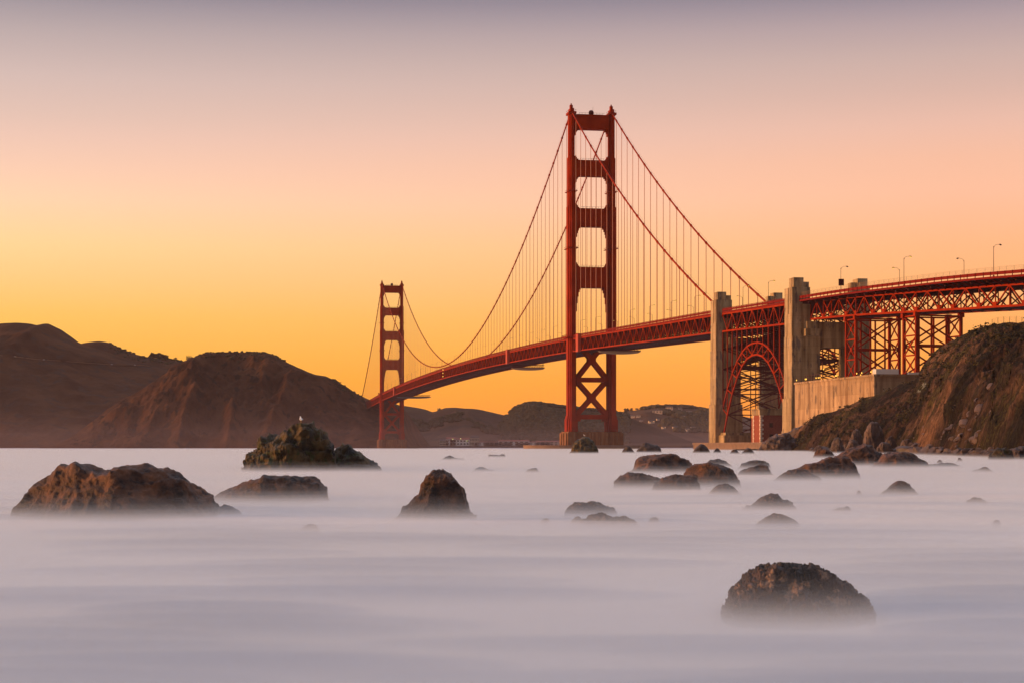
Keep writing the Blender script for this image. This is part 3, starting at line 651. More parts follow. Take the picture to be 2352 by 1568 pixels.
def container(s0, s1, t0, t1, z0, z1, label):
    r = thing('site_container', tuple(F((s0+s1)/2, (t0+t1)/2, z0)), label, 'container')
    b = MB(); fbox(b, s0, s1, t0, t1, z0+.2, z1)
    for s in np.arange(s0+.4, s1, .8): fbox(b, s, s+.35, t0-.06, t1+.06, z0+.4, z1-.3)
    b.build('body', WHITE, r); b = MB(); fbox(b, s0-.05, s1+.05, t0-.1, t1+.1, z1, z1+.15); fbox(b, s0, s1, t0+.2, t1-.2, z0, z0+.2); b.build('roof', WHITE, r)
    b = MB(); fbox(b, s0-.08, s0+.02, t0+.6, t1-.6, z0+.4, z1-.3); b.build('door', WHITE, r)
container(-561, -558, -19.5, -11, 27.0, 29.6, 'long white container on top of the concrete block, largest of the two')
container(-562, -560.6, -7.5, -1, 27.0, 28.4, 'low white container on the block, right of the larger white one')
SC0 = -471.0
sw = MB(); fbox(sw, -470, -330, -22, 30, -2, 3.0); fbox(sw, -470.2, -329.8, -22.4, -21.2, 3.0, 3.9)
tag(sw.ground('seawall', mat('seawall_stone', (.28, .18, .125), (.20, .13, .09), rough=.9, scale=.4), tuple(F(-400, 0, 0))), 'low brown stone seawall at the foot of the arch and pylons', 'seawall')
fort = thing('brick_fort', tuple(F(-390, 10, 3)), 'square red brick fort with small dark windows under the steel arch', 'fort')
b = MB(); fbox(b, -395, -384, -9, 42, 2, 16.2); fbox(b, -384, -372, -6, 40, 2, 15.2); fw = b.build('wall', BRICK, fort)
b = MB(); fbox(b, -395.5, -383.5, -9.5, 42.5, 16.2, 18.6); fbox(b, -395.8, -383.2, -9.8, 42.8, 18.6, 19.1); b.build('parapet', CONC, fort)
b = MB()
for k in range(14):
    z = 2.4+k*1.0; w = 1.5 if k % 2 else .9
    fbox(b, -395.12, -395.12+w, -9.12, -9.02+.1, z, z+.9); fbox(b, -395.12, -394.95, -9.1, -9.1+w, z, z+.9); 
b.build('quoins', PALE, fort); b = MB()
for k in range(14): w = 1.5 if k % 2 else .9; z = 2.4+k; fbox(b, -384-.1-w, -383.9, -9.12, -8.9, z, z+.9)
b.build('quoins', PALE, fort)
for t in (-4, 3.5, 11, 18):
    for z in (6.0, 11.0):
        o = MB(); fbox(o, -395.18, -394.9, t-.9, t+.9, z-.35, z+1.75); fo = o.build('window', DARK, fort)
        o = MB(); fbox(o, -395.24, -395.185, t-.6, t+.6, z, z+1.4); o.build('pane', GLASS, fo)
# ================================================================== ROCKS
def rockmat(name, base, hi, extra, scale, bumpd=.03, tide=(.25, .8)):
    m = mat(name, base, hi, rough=.75, scale=scale, bump=1, bscale=scale*7, c3=extra, spec=.35, detail=10, p=(.38, .68), bdist=bumpd)
    nt = m.node_tree; b = nt.nodes['Principled BSDF']; src = b.inputs['Base Color'].links[0].from_socket
    t = nt.nodes.new('ShaderNodeTexCoord'); sp = nt.nodes.new('ShaderNodeSeparateXYZ'); nt.links.new(t.outputs['Object'], sp.inputs[0])
    n = nt.nodes.new('ShaderNodeTexNoise'); n.inputs['Scale'].default_value = scale*1.6; n.inputs['Detail'].default_value = 8; nt.links.new(t.outputs['Object'], n.inputs[0])
    ma = nt.nodes.new('ShaderNodeMath'); ma.operation = 'MULTIPLY_ADD'; nt.links.new(n.outputs['Fac'], ma.inputs[0]); ma.inputs[1].default_value = -1.6*tide[1]; nt.links.new(sp.outputs['Z'], ma.inputs[2])
    mr = nt.nodes.new('ShaderNodeMapRange'); mr.inputs['From Min'].default_value = tide[0]-.8*tide[1]; mr.inputs['From Max'].default_value = tide[1]-.8*tide[1]; nt.links.new(ma.outputs[0], mr.inputs['Value'])
    mx = nt.nodes.new('ShaderNodeMix'); mx.data_type = 'RGBA'; nt.links.new(mr.outputs[0], mx.inputs['Factor']); mx.inputs['A'].default_value = (.018, .011, .010, 1); nt.links.new(src, mx.inputs['B']); nt.links.new(mx.outputs['Result'], b.inputs['Base Color'])
    ro = nt.nodes.new('ShaderNodeMapRange'); ro.inputs['To Min'].default_value = .28; ro.inputs['To Max'].default_value = .55; nt.links.new(mr.outputs[0], ro.inputs['Value']); nt.links.new(ro.outputs[0], b.inputs['Roughness'])
    return m
def panel_mat(m, w, h, amt):
    nt = m.node_tree; b = nt.nodes['Principled BSDF']; src = b.inputs['Base Color'].links[0].from_socket
    t = nt.nodes.new('ShaderNodeTexCoord'); sp = nt.nodes.new('ShaderNodeSeparateXYZ'); nt.links.new(t.outputs['Object'], sp.inputs[0])
    ad = nt.nodes.new('ShaderNodeMath'); ad.operation = 'ADD'; nt.links.new(sp.outputs['X'], ad.inputs[0]); nt.links.new(sp.outputs['Y'], ad.inputs[1])
    cb = nt.nodes.new('ShaderNodeCombineXYZ'); nt.links.new(ad.outputs[0], cb.inputs[0]); nt.links.new(sp.outputs['Z'], cb.inputs[1])
    br = nt.nodes.new('ShaderNodeTexBrick'); br.inputs['Scale'].default_value = 1; br.inputs['Brick Width'].default_value = w; br.inputs['Row Height'].default_value = h; br.inputs['Mortar Size'].default_value = .07; br.offset = .5
    br.inputs['Color1'].default_value = (1, 1, 1, 1); br.inputs['Color2'].default_value = (1-amt, 1-amt, 1-amt*1.1, 1); br.inputs['Mortar'].default_value = (.80, .77, .73, 1); nt.links.new(cb.outputs[0], br.inputs['Vector'])
    st = nt.nodes.new('ShaderNodeTexNoise'); st.inputs['Scale'].default_value = .5; st.inputs['Detail'].default_value = 8; mp = nt.nodes.new('ShaderNodeMapping'); mp.inputs['Scale'].default_value = (1, .07, 1); nt.links.new(cb.outputs[0], mp.inputs[0]); nt.links.new(mp.outputs[0], st.inputs[0])
    rp_ = nt.nodes.new('ShaderNodeValToRGB'); e = rp_.color_ramp.elements; e[0].position = .36; e[0].color = (.58, .50, .42, 1); e[1].position = .6; e[1].color = (1.05, 1.02, 1, 1); nt.links.new(st.outputs['Fac'], rp_.inputs[0])
    for c in (br.outputs['Color'], rp_.outputs[0]):
        mx = nt.nodes.new('ShaderNodeMix'); mx.data_type = 'RGBA'; mx.blend_type = 'MULTIPLY'; mx.inputs['Factor'].default_value = 1; nt.links.new(src, mx.inputs['A']); nt.links.new(c, mx.inputs['B']); src = mx.outputs['Result']
    nt.links.new(src, b.inputs['Base Color'])
panel_mat(CONC, 9, 3.1, .18); panel_mat(CONC2, 11, 4.2, .22); panel_mat(PIER, 6, 3, .15)
R_BROWN = rockmat('brown_sea_rock', (.018, .010, .008), (.26, .105, .045), (.05, .024, .016), 1.5, .12)
R_DARK = rockmat('dark_mussel_rock', (.006, .004, .004), (.075, .042, .034), (.22, .13, .075), 5.5, .05, tide=(.02, .3))
R_FRONT = rockmat('mussel_crusted_rock', (.008, .005, .005), (.10, .052, .038), (.30, .18, .11), 2.0, .05, tide=(.02, .3))
R_MOSS = rockmat('mossy_rock', (.010, .008, .004), (.15, .085, .02), (.05, .055, .010), .8, .15)
R_SHORE = rockmat('shore_boulder_stone', (.05, .03, .022), (.20, .115, .075), (.09, .055, .042), .35, .2, tide=(-.5, .4))
R_FAR = rockmat('weathered_brown_rock', (.028, .019, .016), (.11, .065, .045), (.055, .037, .02), .5, .15)
def facet(P, seed, n, lo, hi, c=(0, 0, 0), dims=(1, 1, .7)):
    q = np.random.RandomState(int(seed)); N = (P-np.array(c))/np.array(dims)
    for _ in range(n):
        d = q.normal(size=3); d[2] = abs(d[2])*.8; d /= np.linalg.norm(d); h = q.uniform(lo, hi); k = np.maximum(N @ d-h, 0)[..., None]; N = N-k*d*.93
    return N*np.array(dims)+np.array(c)
def dist(yb, near=True):
    D = 100.0
    for _ in range(30):
        zf = max(0.05, .13*math.log(max(.087*D, 1.4))); D = (CAMZ-zf)*FPX/(yb-HOR)
    return D
rocks = {}
def rock(prof, yb, m, label, nx=90, na=44, amp=.07, deep=.75, D=None, seed=None, cat='rock', group=None, name='rock', spiky=0, zb=None, lean=0):
    """prof: (x, y) of the crest in photo pixels; real size follows from the distance of its waterline"""
    D = D or dist(yb); seed = seed if seed is not None else len(rocks)*3.7+1
    X = np.array([(p[0]-1176)/FPX*D for p in prof]); T = np.array([CAMZ+(HOR-p[1])/FPX*D for p in prof])
    x0, x1 = X[0], X[-1]; wdt = x1-x0; zb = -.35 if zb is None else zb
    us = np.concatenate([[0], (1-np.cos(np.linspace(0, np.pi, nx)))/2, [1]]); xs = x0+us*wdt
    tt = np.interp(xs, X, T); cx = (2*us-1); dep = deep*wdt/2*np.sqrt(np.clip(1-cx**2*.97, 0, 1)); dep[0] = dep[-1] = .01*wdt
    tt[0] = tt[-1] = zb
    ph = np.linspace(0, np.pi, na); A, U = np.meshgrid(ph, np.arange(len(us)), indexing='xy')
    dd = dep[:, None]; c = np.cos(ph)[None, :]; s_ = np.sin(ph)[None, :]
    Y = D+dd*(-np.sign(c)*np.abs(c)**.85)+deep*wdt*.1; Z = zb+(tt[:, None]-zb)*s_**.62; Xg = np.broadcast_to(xs[:, None], Z.shape).copy()
    Xg += lean*(Z-zb)
    q_ = np.random.RandomState(int(seed*7)); N_ = np.dstack([(Xg-(x0+x1)/2)/(wdt/2), (Y-D)/(deep*wdt/2), Z/max(max(T), .1)])
    for _ in range(7):
        dv = np.array([q_.uniform(-.9, .9), -1, q_.uniform(0, .8)]); dv /= np.linalg.norm(dv); N_ = N_-np.maximum(N_ @ dv-q_.uniform(.60, .86), 0)[..., None]*dv*.9
    Xg = N_[..., 0]*wdt/2+(x0+x1)/2; Y = N_[..., 1]*deep*wdt/2+D; Z = N_[..., 2]*max(max(T), .1)
    k = 2.6/wdt; hmax = max(T)-zb
    size = min(wdt, hmax*2.2)
    # displace outward
    n1 = fbm(Xg*k+seed, Y*k, Z*k*1.3+seed, o=3); n2 = fbm(Xg*k*3+seed, Y*k*3, Z*k*3, o=5, ridge=True)-.35; n3 = fbm(Xg*k*11, Y*k*11+seed, Z*k*11, o=3)
    n4 = fbm(Xg*k*1.7+9, Y*k*1.7, Z*k*4+seed, o=4, ridge=True)-.4
    d = size*amp*(.6*n1+.55*n2+.42*n4+.12*n3)
    d = d-d.mean()-size*amp*.03
    if spiky: d = d-spiky*.4+spiky*.95*(np.abs(vn(Xg/.035, Y/.035, Z/.035))+.8*np.abs(vn(Xg/.08, Y/.08, Z/.08+9)))
    ny = -c*np.ones_like(Z)*.9; nz = s_*np.ones_like(Z)*.7; nxx = (cx**3)[:, None]*np.ones_like(Z)*.8
    nl = np.sqrt(nxx**2+ny**2+nz**2)+1e-6
    # bedding terraces
    edge = np.clip(s_*3, 0, 1)
    P = np.dstack([Xg+nxx/nl*d, Y+ny/nl*d, Z+nz/nl*d*edge])
    if m is R_SHORE: P = facet(P, seed*10, 6, .80, 1.05, ((x0+x1)/2, D, 0), (wdt/2, deep*wdt/2, max(T)))
    g = MB(); g.grid(P[:, ::-1]); base = (float((x0+x1)/2), float(D), 0.0)
    o = g.ground(name, m, base, smooth=not spiky); rocks[label] = (P, o)
    return tag(o, label, cat, group)
def dome(x0, x1, yt, yb, px=.5, sh=1.0):             # a simple lopsided crest
    out = []
    for k in range(15):
        u = k/14; q = u/px*.5 if u < px else .5+(u-px)/(1-px)*.5
        h = max(0, 1-abs(2*q-1)**(1.9*sh)); out.append((x0+(x1-x0)*u, yb+6-(yb+6-yt)*h))
    return out
# -- the large ones, crest lines read from the photo
rock([(1664, 1424), (1672, 1392), (1682, 1368), (1696, 1344), (1716, 1320), (1742, 1304), (1775, 1299), (1815, 1299), (1850, 1301), (1880, 1306), (1895, 1311), (1915, 1324), (1945, 1342), (1970, 1354), (1990, 1376), (2004, 1398), (2012, 1424)], 1420, R_FRONT,
     'large dark mussel-covered rock alone in the lower right foreground', nx=360, na=200, amp=.05, spiky=.05, seed=4)
rock([(22, 1200), (25, 1168), (35, 1150), (55, 1128), (85, 1100), (110, 1085), (130, 1074), (165, 1068), (190, 1068), (210, 1071), (240, 1078), (262, 1080), (272, 1073), (300, 1068), (345, 1069), (380, 1079), (410, 1098), (440, 1118), (468, 1140), (484, 1162), (490, 1198)], 1186, R_BROWN,
     'wide flat-topped brown rock with two humps, far left', nx=260, na=130, amp=.07, seed=11)
rock([(558, 1082), (566, 1062), (566, 1046), (580, 1040), (588, 1030), (585, 1018), (592, 1006), (606, 1002), (625, 1001), (640, 1003), (652, 993), (672, 983), (690, 978), (716, 976), (724, 983), (742, 1000), (752, 1014), (760, 1028), (766, 1046), (770, 1066), (774, 1084)], 1080, R_MOSS,
     'tall craggy mossy rock with a gull on its crest, left of centre', nx=240, na=120, amp=.11, seed=16)
rock([(738, 1084), (752, 1060), (760, 1043), (772, 1028), (786, 1018), (800, 1019), (812, 1030), (828, 1040), (846, 1052), (862, 1064), (874, 1076), (880, 1084)], 1079, R_MOSS,
     'sloping mossy rock leaning against the tall gull rock on its right', nx=140, na=70, amp=.08, seed=21)
rock([(486, 1154), (500, 1138), (515, 1128), (540, 1117), (560, 1110), (590, 1102), (610, 1094), (640, 1095), (672, 1090), (705, 1088), (722, 1096), (738, 1112), (748, 1130), (754, 1152)], 1148, R_BROWN,
     'broad hazy brown rock below the tall gull rock', nx=180, na=90, amp=.07, seed=27)
rock([(898, 1196), (915, 1180), (932, 1160), (950, 1142), (962, 1132), (966, 1112), (975, 1098), (990, 1086), (1000, 1082), (1022, 1086), (1035, 1094), (1050, 1108), (1060, 1122), (1070, 1145), (1076, 1170), (1088, 1196)], 1188, R_BROWN,
     'cone-shaped brown rock with a cracked top, standing alone at centre', nx=200, na=120, amp=.09, seed=33, deep=.9)
rock(dome(488, 562, 1158, 1182, .4), 1180, R_DARK, 'low dark rock at the right foot of the wide two-humped rock', seed=38)
rock(dome(684, 736, 1201, 1214, .6), 1211, R_DARK, 'barely showing dark rock below the broad hazy rock', seed=40, nx=50, na=26)
rock([(1008, 1058), (1022, 1049), (1034, 1046), (1046, 1051), (1062, 1052), (1074, 1058)], 1054, R_FAR, 'thin grey rock in the sea behind the cone rock, farther one left', nx=50, na=26)
rock([(1118, 1050), (1124, 1043), (1136, 1043), (1146, 1044), (1158, 1043), (1162, 1050)], 1048, R_FAR, 'flat thin rock in the sea below the distant shore, nearest the big tower', nx=50, na=26)
rock([(1084, 1082), (1098, 1073), (1108, 1072), (1125, 1077), (1144, 1081)], 1079, R_FAR, 'low grey rock just right of the top of the cone rock', nx=50, na=26)
rock([(1204, 1085), (1214, 1077), (1232, 1073), (1242, 1085)], 1082, R_FAR, 'small dark rock alone midway between cone rock and big tower base', nx=50, na=26)
rock([(1307, 1046), (1312, 1032), (1318, 1018), (1328, 1008), (1340, 1004), (1352, 1006), (1362, 1012), (1370, 1026), (1375, 1046)], 1040, R_MOSS, 'steep pointed rock in front of the big tower pier', nx=110, na=60, amp=.09, deep=.9)
rock(dome(1425, 1462, 1024, 1041, .45), 1039, R_FAR, 'small rounded rock right of the big tower pier', nx=60, na=34)
rock([(1455, 1042), (1468, 1030), (1478, 1018), (1490, 1017), (1508, 1021), (1517, 1028), (1520, 1042)], 1038, R_FAR, 'angular rock right of the tower pier, with a square right end', nx=70, na=40)
rock(dome(1588, 1636, 1018, 1042, .5), 1039, R_FAR, 'dark rounded boulder in front of the far pylon foot', nx=70, na=40)
rock(dome(1635, 1660, 1029, 1041, .5), 1039, R_FAR, 'little peaked rock in front of the arch, right of the dark boulder', nx=50, na=26)
rock(dome(1674, 1702, 1031, 1043, .4), 1041, R_FAR, 'jagged little rock in front of the brick fort', nx=50, na=26, amp=.13)
rock(dome(1700, 1738, 1028, 1043, .5), 1041, R_FAR, 'low round rock left of the boulder heap at the cliff end', nx=50, na=30)
rock([(1425, 1090), (1455, 1079), (1462, 1058), (1475, 1049), (1500, 1047), (1530, 1042), (1550, 1044), (1572, 1052), (1590, 1066), (1597, 1088)], 1084, R_BROWN, 'broad bumpy brown rock, rearmost of the centre right cluster', nx=150, na=80, amp=.07)
rock([(1405, 1122), (1412, 1103), (1425, 1090), (1448, 1084), (1475, 1085), (1500, 1094), (1518, 1100), (1530, 1120)], 1117, R_BROWN, 'low smooth dark rock at the left of the centre right cluster', nx=110, na=60)
rock([(1568, 1120), (1574, 1090), (1582, 1075), (1600, 1066), (1625, 1061), (1645, 1065), (1665, 1070), (1685, 1078), (1698, 1095), (1706, 1120)], 1115, R_BROWN, 'high rounded dark rock in the middle of the centre right cluster', nx=150, na=80, amp=.06, deep=.9)
rock([(1490, 1130), (1505, 1112), (1520, 1097), (1550, 1089), (1575, 1089), (1600, 1095), (1612, 1128)], 1125, R_BROWN, 'lower dark rock touching the left side of the high rounded rock', nx=120, na=60)
rock(dome(1622, 1708, 1110, 1136, .5), 1133, R_DARK, 'low dark rock directly below the high rounded rock', nx=90, na=44)
rock([(1618, 1074), (1630, 1057), (1650, 1054), (1668, 1060), (1686, 1072)], 1070, R_FAR, 'grey rock peeping out behind the high rounded rock', nx=70, na=36)
rock([(1686, 1086), (1705, 1066), (1725, 1057), (1745, 1056), (1765, 1062), (1776, 1078)], 1074, R_FAR, 'twin-humped grey rock behind the low sharp-nosed rock', nx=70, na=40)
rock([(1690, 1096), (1705, 1080), (1730, 1071), (1752, 1065), (1762, 1067), (1766, 1080), (1782, 1094)], 1091, R_BROWN, 'sloping dark rock with a blunt right end beside the high rounded rock', nx=90, na=50)
rock([(1296, 1186), (1304, 1170), (1318, 1158), (1335, 1153), (1348, 1156), (1362, 1152), (1375, 1155), (1395, 1160), (1412, 1170), (1420, 1186)], 1180, R_DARK, 'low dark double-crested rock below the big tower', nx=150, na=70, amp=.08, spiky=.02)
rock([(1328, 1212), (1342, 1194), (1358, 1184), (1378, 1179), (1398, 1184), (1412, 1191), (1430, 1188), (1455, 1192), (1468, 1210)], 1206, R_DARK, 'dark ragged rock in front of the low double-crested rock', nx=150, na=70, amp=.09, spiky=.02)
rock(dome(1306, 1348, 1184, 1204, .5), 1201, R_DARK, 'small faint rock left of the dark ragged rock', nx=50, na=28)
rock(dome(1483, 1519, 1186, 1201, .6), 1198, R_DARK, 'small dark rock right of the dark ragged rock', nx=50, na=28, amp=.1)
rock(dome(1232, 1268, 1189, 1201, .7), 1199, R_DARK, 'tiny faint rock left of the dark ragged rock', nx=40, na=24, amp=.1)
rock([(1698, 1174), (1715, 1160), (1738, 1151), (1757, 1140), (1768, 1136), (1782, 1138), (1798, 1148), (1822, 1155), (1834, 1170)], 1168, R_DARK, 'pointed dark rock with long low shoulders, right of centre', nx=130, na=60, amp=.08, spiky=.02)
rock([(1732, 1210), (1745, 1195), (1762, 1185), (1785, 1183), (1808, 1185), (1825, 1190), (1838, 1206)], 1204, R_DARK, 'low flat dark rock below the pointed long-shouldered rock', nx=110, na=54, amp=.09, spiky=.02)
rock(dome(2022, 2116, 1104, 1136, .5, .9), 1133, R_BROWN, 'dome-shaped dark rock alone at right', nx=110, na=60)
rock(dome(2212, 2275, 1141, 1155, .45), 1153, R_DARK, 'thin dark rock far right, below the dome-shaped one', nx=60, na=30)
rock(dome(1900, 1960, 1163, 1174, .8), 1172, R_DARK, 'faint sliver of rock left of the dome-shaped rock', nx=50, na=26)
rock(dome(2276, 2304, 1192, 1204, .5), 1202, R_DARK, 'faintest small rock near the right edge', nx=40, na=24)
rock(dome(1964, 1982, 1125, 1133, .5), 1132, R_DARK, 'tiny rock tip just left of the dome-shaped rock', nx=36, na=20)
rock([(1774, 1106), (1800, 1092), (1812, 1080), (1840, 1078), (1858, 1080), (1880, 1092), (1892, 1104)], 1101, R_BROWN, 'low brown rock in front of the big wedge-shaped rock', nx=100, na=54)
rock([(1816, 1102), (1832, 1072), (1855, 1068), (1885, 1060), (1910, 1050), (1938, 1047), (1952, 1054), (1966, 1070), (1974, 1086), (1978, 1102)], 1096, R_BROWN, 'big wedge-shaped brown rock rising to the right', nx=160, na=80, amp=.06)
rock([(1905, 1076), (1925, 1048), (1945, 1036), (1965, 1026), (1985, 1021), (2000, 1022), (2012, 1034), (2028, 1046), (2040, 1072)], 1068, R_BROWN, 'tall reddish brown rock behind the big wedge-shaped rock', nx=150, na=80, amp=.07)
rock([(2000, 1078), (2020, 1060), (2032, 1044), (2050, 1038), (2075, 1037), (2098, 1040), (2112, 1052), (2128, 1062), (2142, 1074)], 1071, R_BROWN, 'long reddish brown rock right of the tall reddish brown rock', nx=150, na=80, amp=.07)
rock([(1868, 1054), (1874, 1036), (1885, 1028), (1898, 1029), (1910, 1036), (1920, 1052)], 1050, R_BROWN, 'small steep brown boulder behind the big wedge-shaped rock', nx=80, na=46)
rock(dome(2148, 2170, 1055, 1064, .5), 1063, R_DARK, 'small dark rock in the shallows, left of the long flat one', nx=40, na=24)
rock([(2110, 1073), (2135, 1067), (2165, 1063), (2190, 1061), (2214, 1071)], 1070, R_DARK, 'long flat dark rock in the shallows near the beach', nx=80, na=40)
rock(dome(2197, 2216, 1050, 1060, .3), 1058, R_DARK, 'little pointed rock in the shallows above the long flat one', nx=40, na=24)
rock([(2232, 1082), (2255, 1074), (2266, 1070), (2276, 1078), (2282, 1082)], 1081, R_DARK, 'thin dark rock with one small peak in the shallows at right', nx=50, na=26)
# -- shore boulders resting at the cliff foot
def boulder(prof, yb, D, m, label, **k): return rock(prof, yb, m, label, D=D, zb=-.6, cat='boulder', name='boulder', **k)
boulder([(1736, 1046), (1746, 1028), (1752, 1020), (1765, 1008), (1778, 998), (1795, 992), (1812, 991), (1826, 999), (1835, 1012), (1842, 1044)], 1040, 600, R_SHORE, 'dark boulder heap at the foot of the near pylon', nx=140, na=70, amp=.11)
boulder([(1800, 1040), (1812, 990), (1825, 982), (1845, 978), (1865, 984), (1880, 1036)], 1038, 628, R_SHORE, 'low hump of rock right at the base of the near pylon', nx=90, na=50, amp=.08)
SB = [(1952, 1012, 1985, 986, 420, 'tan squarish boulder left of the great pale boulder'), (1982, 1014, 2036, 968, 415, 'great pale upright boulder at the foot of the cliff'),
      (1905, 1042, 1945, 1004, 430, 'grey boulder at the cliff foot left of the mossy one'), (1938, 1040, 1982, 1008, 395, 'greenish rounded boulder just behind the tall reddish rock'),
      (2030, 1022, 2062, 1000, 400, 'dark angular boulder right of the great pale boulder'), (2062, 1036, 2108, 1008, 385, 'wide tan boulder among the rubble below the cliff'),
      (2106, 1030, 2150, 996, 372, 'big leaning boulder where the steep cliff begins'), (2010, 1036, 2055, 1014, 390, 'brown boulder below the great pale boulder'),
      (1862, 1044, 1898, 1022, 480, 'brown boulder half hidden behind the small steep boulder'), (2118, 1040, 2160, 1018, 350, 'rounded tan boulder right of the wide tan one')]
for x0, yb, x1, yt, D, lab in SB: boulder(dome(x0, x1, yt, yb, .45, 1.3), yb, D, R_SHORE, lab, nx=80, na=44, amp=.12)
boulder([(2270, 1058), (2278, 1040), (2292, 1030), (2310, 1029), (2326, 1034), (2330, 1056)], 1053, 222, R_MOSS, 'low mossy boulder on the sand near the right edge', nx=90, na=50, amp=.1)
boulder([(2322, 1052), (2330, 1034), (2350, 1025), (2380, 1024), (2410, 1048)], 1048, 226, R_DARK, 'dark boulder cut by the right edge of the photo', nx=90, na=50, amp=.1)
rr = random.Random(5)
protos = []
for k in range(6):
    th_ = np.linspace(0, 2*np.pi, 19); ph = np.linspace(-.5*np.pi, .5*np.pi, 12); T_, P__ = np.meshgrid(th_, ph)
    r = 1+.28*fbm(np.cos(T_)*np.cos(P__)*1.4+k*7, np.sin(T_)*np.cos(P__)*1.4, np.sin(P__)*1.4, o=4, ridge=True)
    r[:, -1] = r[:, 0]
    g = MB(); g.grid(facet(np.dstack([r*np.cos(T_)*np.cos(P__), r*np.sin(T_)*np.cos(P__)*.8, .62*r*np.sin(P__)]), k+50, 9, .42, .78)); protos.append(g)
firsts = {}
for k in range(290):
    x = rr.uniform(1845, 2375) if k % 3 else rr.uniform(2080, 2375)
    fd = np.interp(x, FX, FD); z = float(np.interp(x, FX, FZ)); D = fd+rr.uniform(-9, 5)*(fd/240)**.5; s = (rr.random()**2.6*1.1+.2)*(1.5 if x < 2150 else 1)
    i = k % 6; loc = ((x-1176)/FPX*D, D, z+s*.2)
    if i not in firsts: o = protos[i].build('shore_stone', R_SHORE); firsts[i] = o
    else: o = firsts[i].copy(); COL.objects.link(o)
    o.location = loc; o.scale = (s*rr.uniform(.8, 1.5), s, s*rr.uniform(.7, 1.2)); o.rotation_euler = (rr.uniform(-.3, .3), rr.uniform(-.3, .3), rr.uniform(0, 6.28))
    tag(o, 'one of the many loose brown stones strewn along the foot of the cliff', 'stone', 'loose stones at the foot of the cliff')
g = MB()
for k in range(3600):
    x = rr.uniform(1850, 2400); fd = np.interp(x, FX, FD); D = fd+rr.uniform(-10, 3); z = float(np.interp(x, FX, FZ)); s = rr.uniform(.06, .22)*(fd/240)**.5; c = np.array([(x-1176)/FPX*D, D, z+s*.2-max(0, fd-D)*.022])
    q = [c+[s*rr.uniform(.6, 1.2)*a, s*rr.uniform(.6, 1.2)*bb, s*.7*cc*rr.uniform(.6, 1)] for cc in (-1, 1) for a, bb in ((-1, -1), (1, -1), (1, 1), (-1, 1))]
    g.hexa(q)
tag(g.ground('pebbles', R_SHORE, (60, 250, 0)), kind='stuff')
# ================================================================== GULLS
def gull(p, rz, label, s=1.0):
    r = thing('gull', tuple(p), label, 'bird')
    gw = WHITE
    b = MB(); b.tube([(-.26*s, 0, .20*s), (-.16*s, 0, .21*s), (0, 0, .24*s), (.10*s, 0, .29*s), (.15*s, 0, .36*s), (.18*s, 0, .42*s), (.23*s, 0, .43*s), (.27*s, 0, .42*s)], [.015*s, .055*s, .095*s, .085*s, .05*s, .045*s, .04*s, .012*s], 10)
    body = b.build('body', gw, None, smooth=True); body.parent = r
    def part(nm, fn, m):
        q = MB(); fn(q); o = q.build(nm, m, None, smooth=True); o.parent = r
    for sg in (-1, 1):
        part('wing', lambda q: q.tube([(.08*s, sg*.085*s, .28*s), (-.08*s, sg*.095*s, .25*s), (-.30*s, sg*.03*s, .20*s)], [.02*s, .045*s, .006*s], 8), mat_wing)
        part('leg', lambda q: q.tube([(0, sg*.035*s, 0), (.01*s, sg*.035*s, .18*s)], .008*s, 5), mat_beak)
    part('beak', lambda q: q.tube([(.26*s, 0, .42*s), (.33*s, 0, .405*s)], [.014*s, .003*s], 6), mat_beak)
    r.rotation_euler = (0, 0, rz)
mat_wing = mat('grey_feathers', (.45, .44, .45), rough=.8); mat_beak = mat('yellow_horn', (.55, .33, .06), rough=.6)
def top_of(label, x):
    P, o = rocks[label]; k = np.argmax(P[:, :, 2]-1e3*(np.abs(P[:, :, 0]/P[:, :, 1]*FPX+1176-x) > 3)); return P.reshape(-1, 3)[k]
gull(top_of('tall craggy mossy rock with a gull on its crest, left of centre', 692), 1.9, 'white gull standing on the crest of the tall craggy rock', 1.0)
gull(top_of('steep pointed rock in front of the big tower pier', 1340), 2.4, 'white gull standing on the pointed rock before the tower pier', 1.0)
# ================================================================== FAR SHORE: buildings, cars, trees
ROOF = mat('dull_red_roof', (.22, .07, .05), rough=.8); ROOFD = mat('dark_roof', (.07, .05, .045), rough=.8); HW = mat('pale_house_wall', (.62, .48, .38), rough=.8); HW2 = mat('cream_wall', (.5, .42, .3), rough=.8)
def house(p, w, d, h, label, group, wm, rm, lit=0, rz=0.0, cat='house', name='house', nw=3, storeys=2):
    r = thing(name, tuple(p), label, cat, group)
    def add(nm, fn, m, par=None):
        q = MB(); fn(q); o = q.build(nm, m, None); o.parent = par or r; return o
    add('wall', lambda q: q.box(-w/2, w/2, -d/2, d/2, -4, h), wm)
    def roof(q):
        rh = h*.35; a = [(-w/2-.5, -d/2-.5, h), (w/2+.5, -d/2-.5, h), (w/2+.5, d/2+.5, h), (-w/2-.5, d/2+.5, h)]; e = [(-w/2+.5, 0, h+rh), (w/2-.5, 0, h+rh)]
        q.poly([a[0], a[1], e[1], e[0]]); q.poly([a[2], a[3], e[0], e[1]]); q.poly([a[1], a[2], e[1]]); q.poly([a[3], a[0], e[0]]); q.poly(a[::-1])
    add('roof', roof, rm)
    for f in range(storeys):
        for k in range(nw):
            x = -w/2+w*(k+.5)/nw; z = h*(f+.35)/storeys; o = add('window', lambda q: q.box(x-w/nw*.28, x+w/nw*.28, -d/2-.12, -d/2+.05, z, z+h/storeys*.45), GLOWW if (lit and (k+f) % 3 == 0) else GLASS)
    r.rotation_euler = (0, 0, rz); return r
GLOWW = mat('lit_window', (.9, .6, .3), emit=(1, .5, .15), estr=1.2)
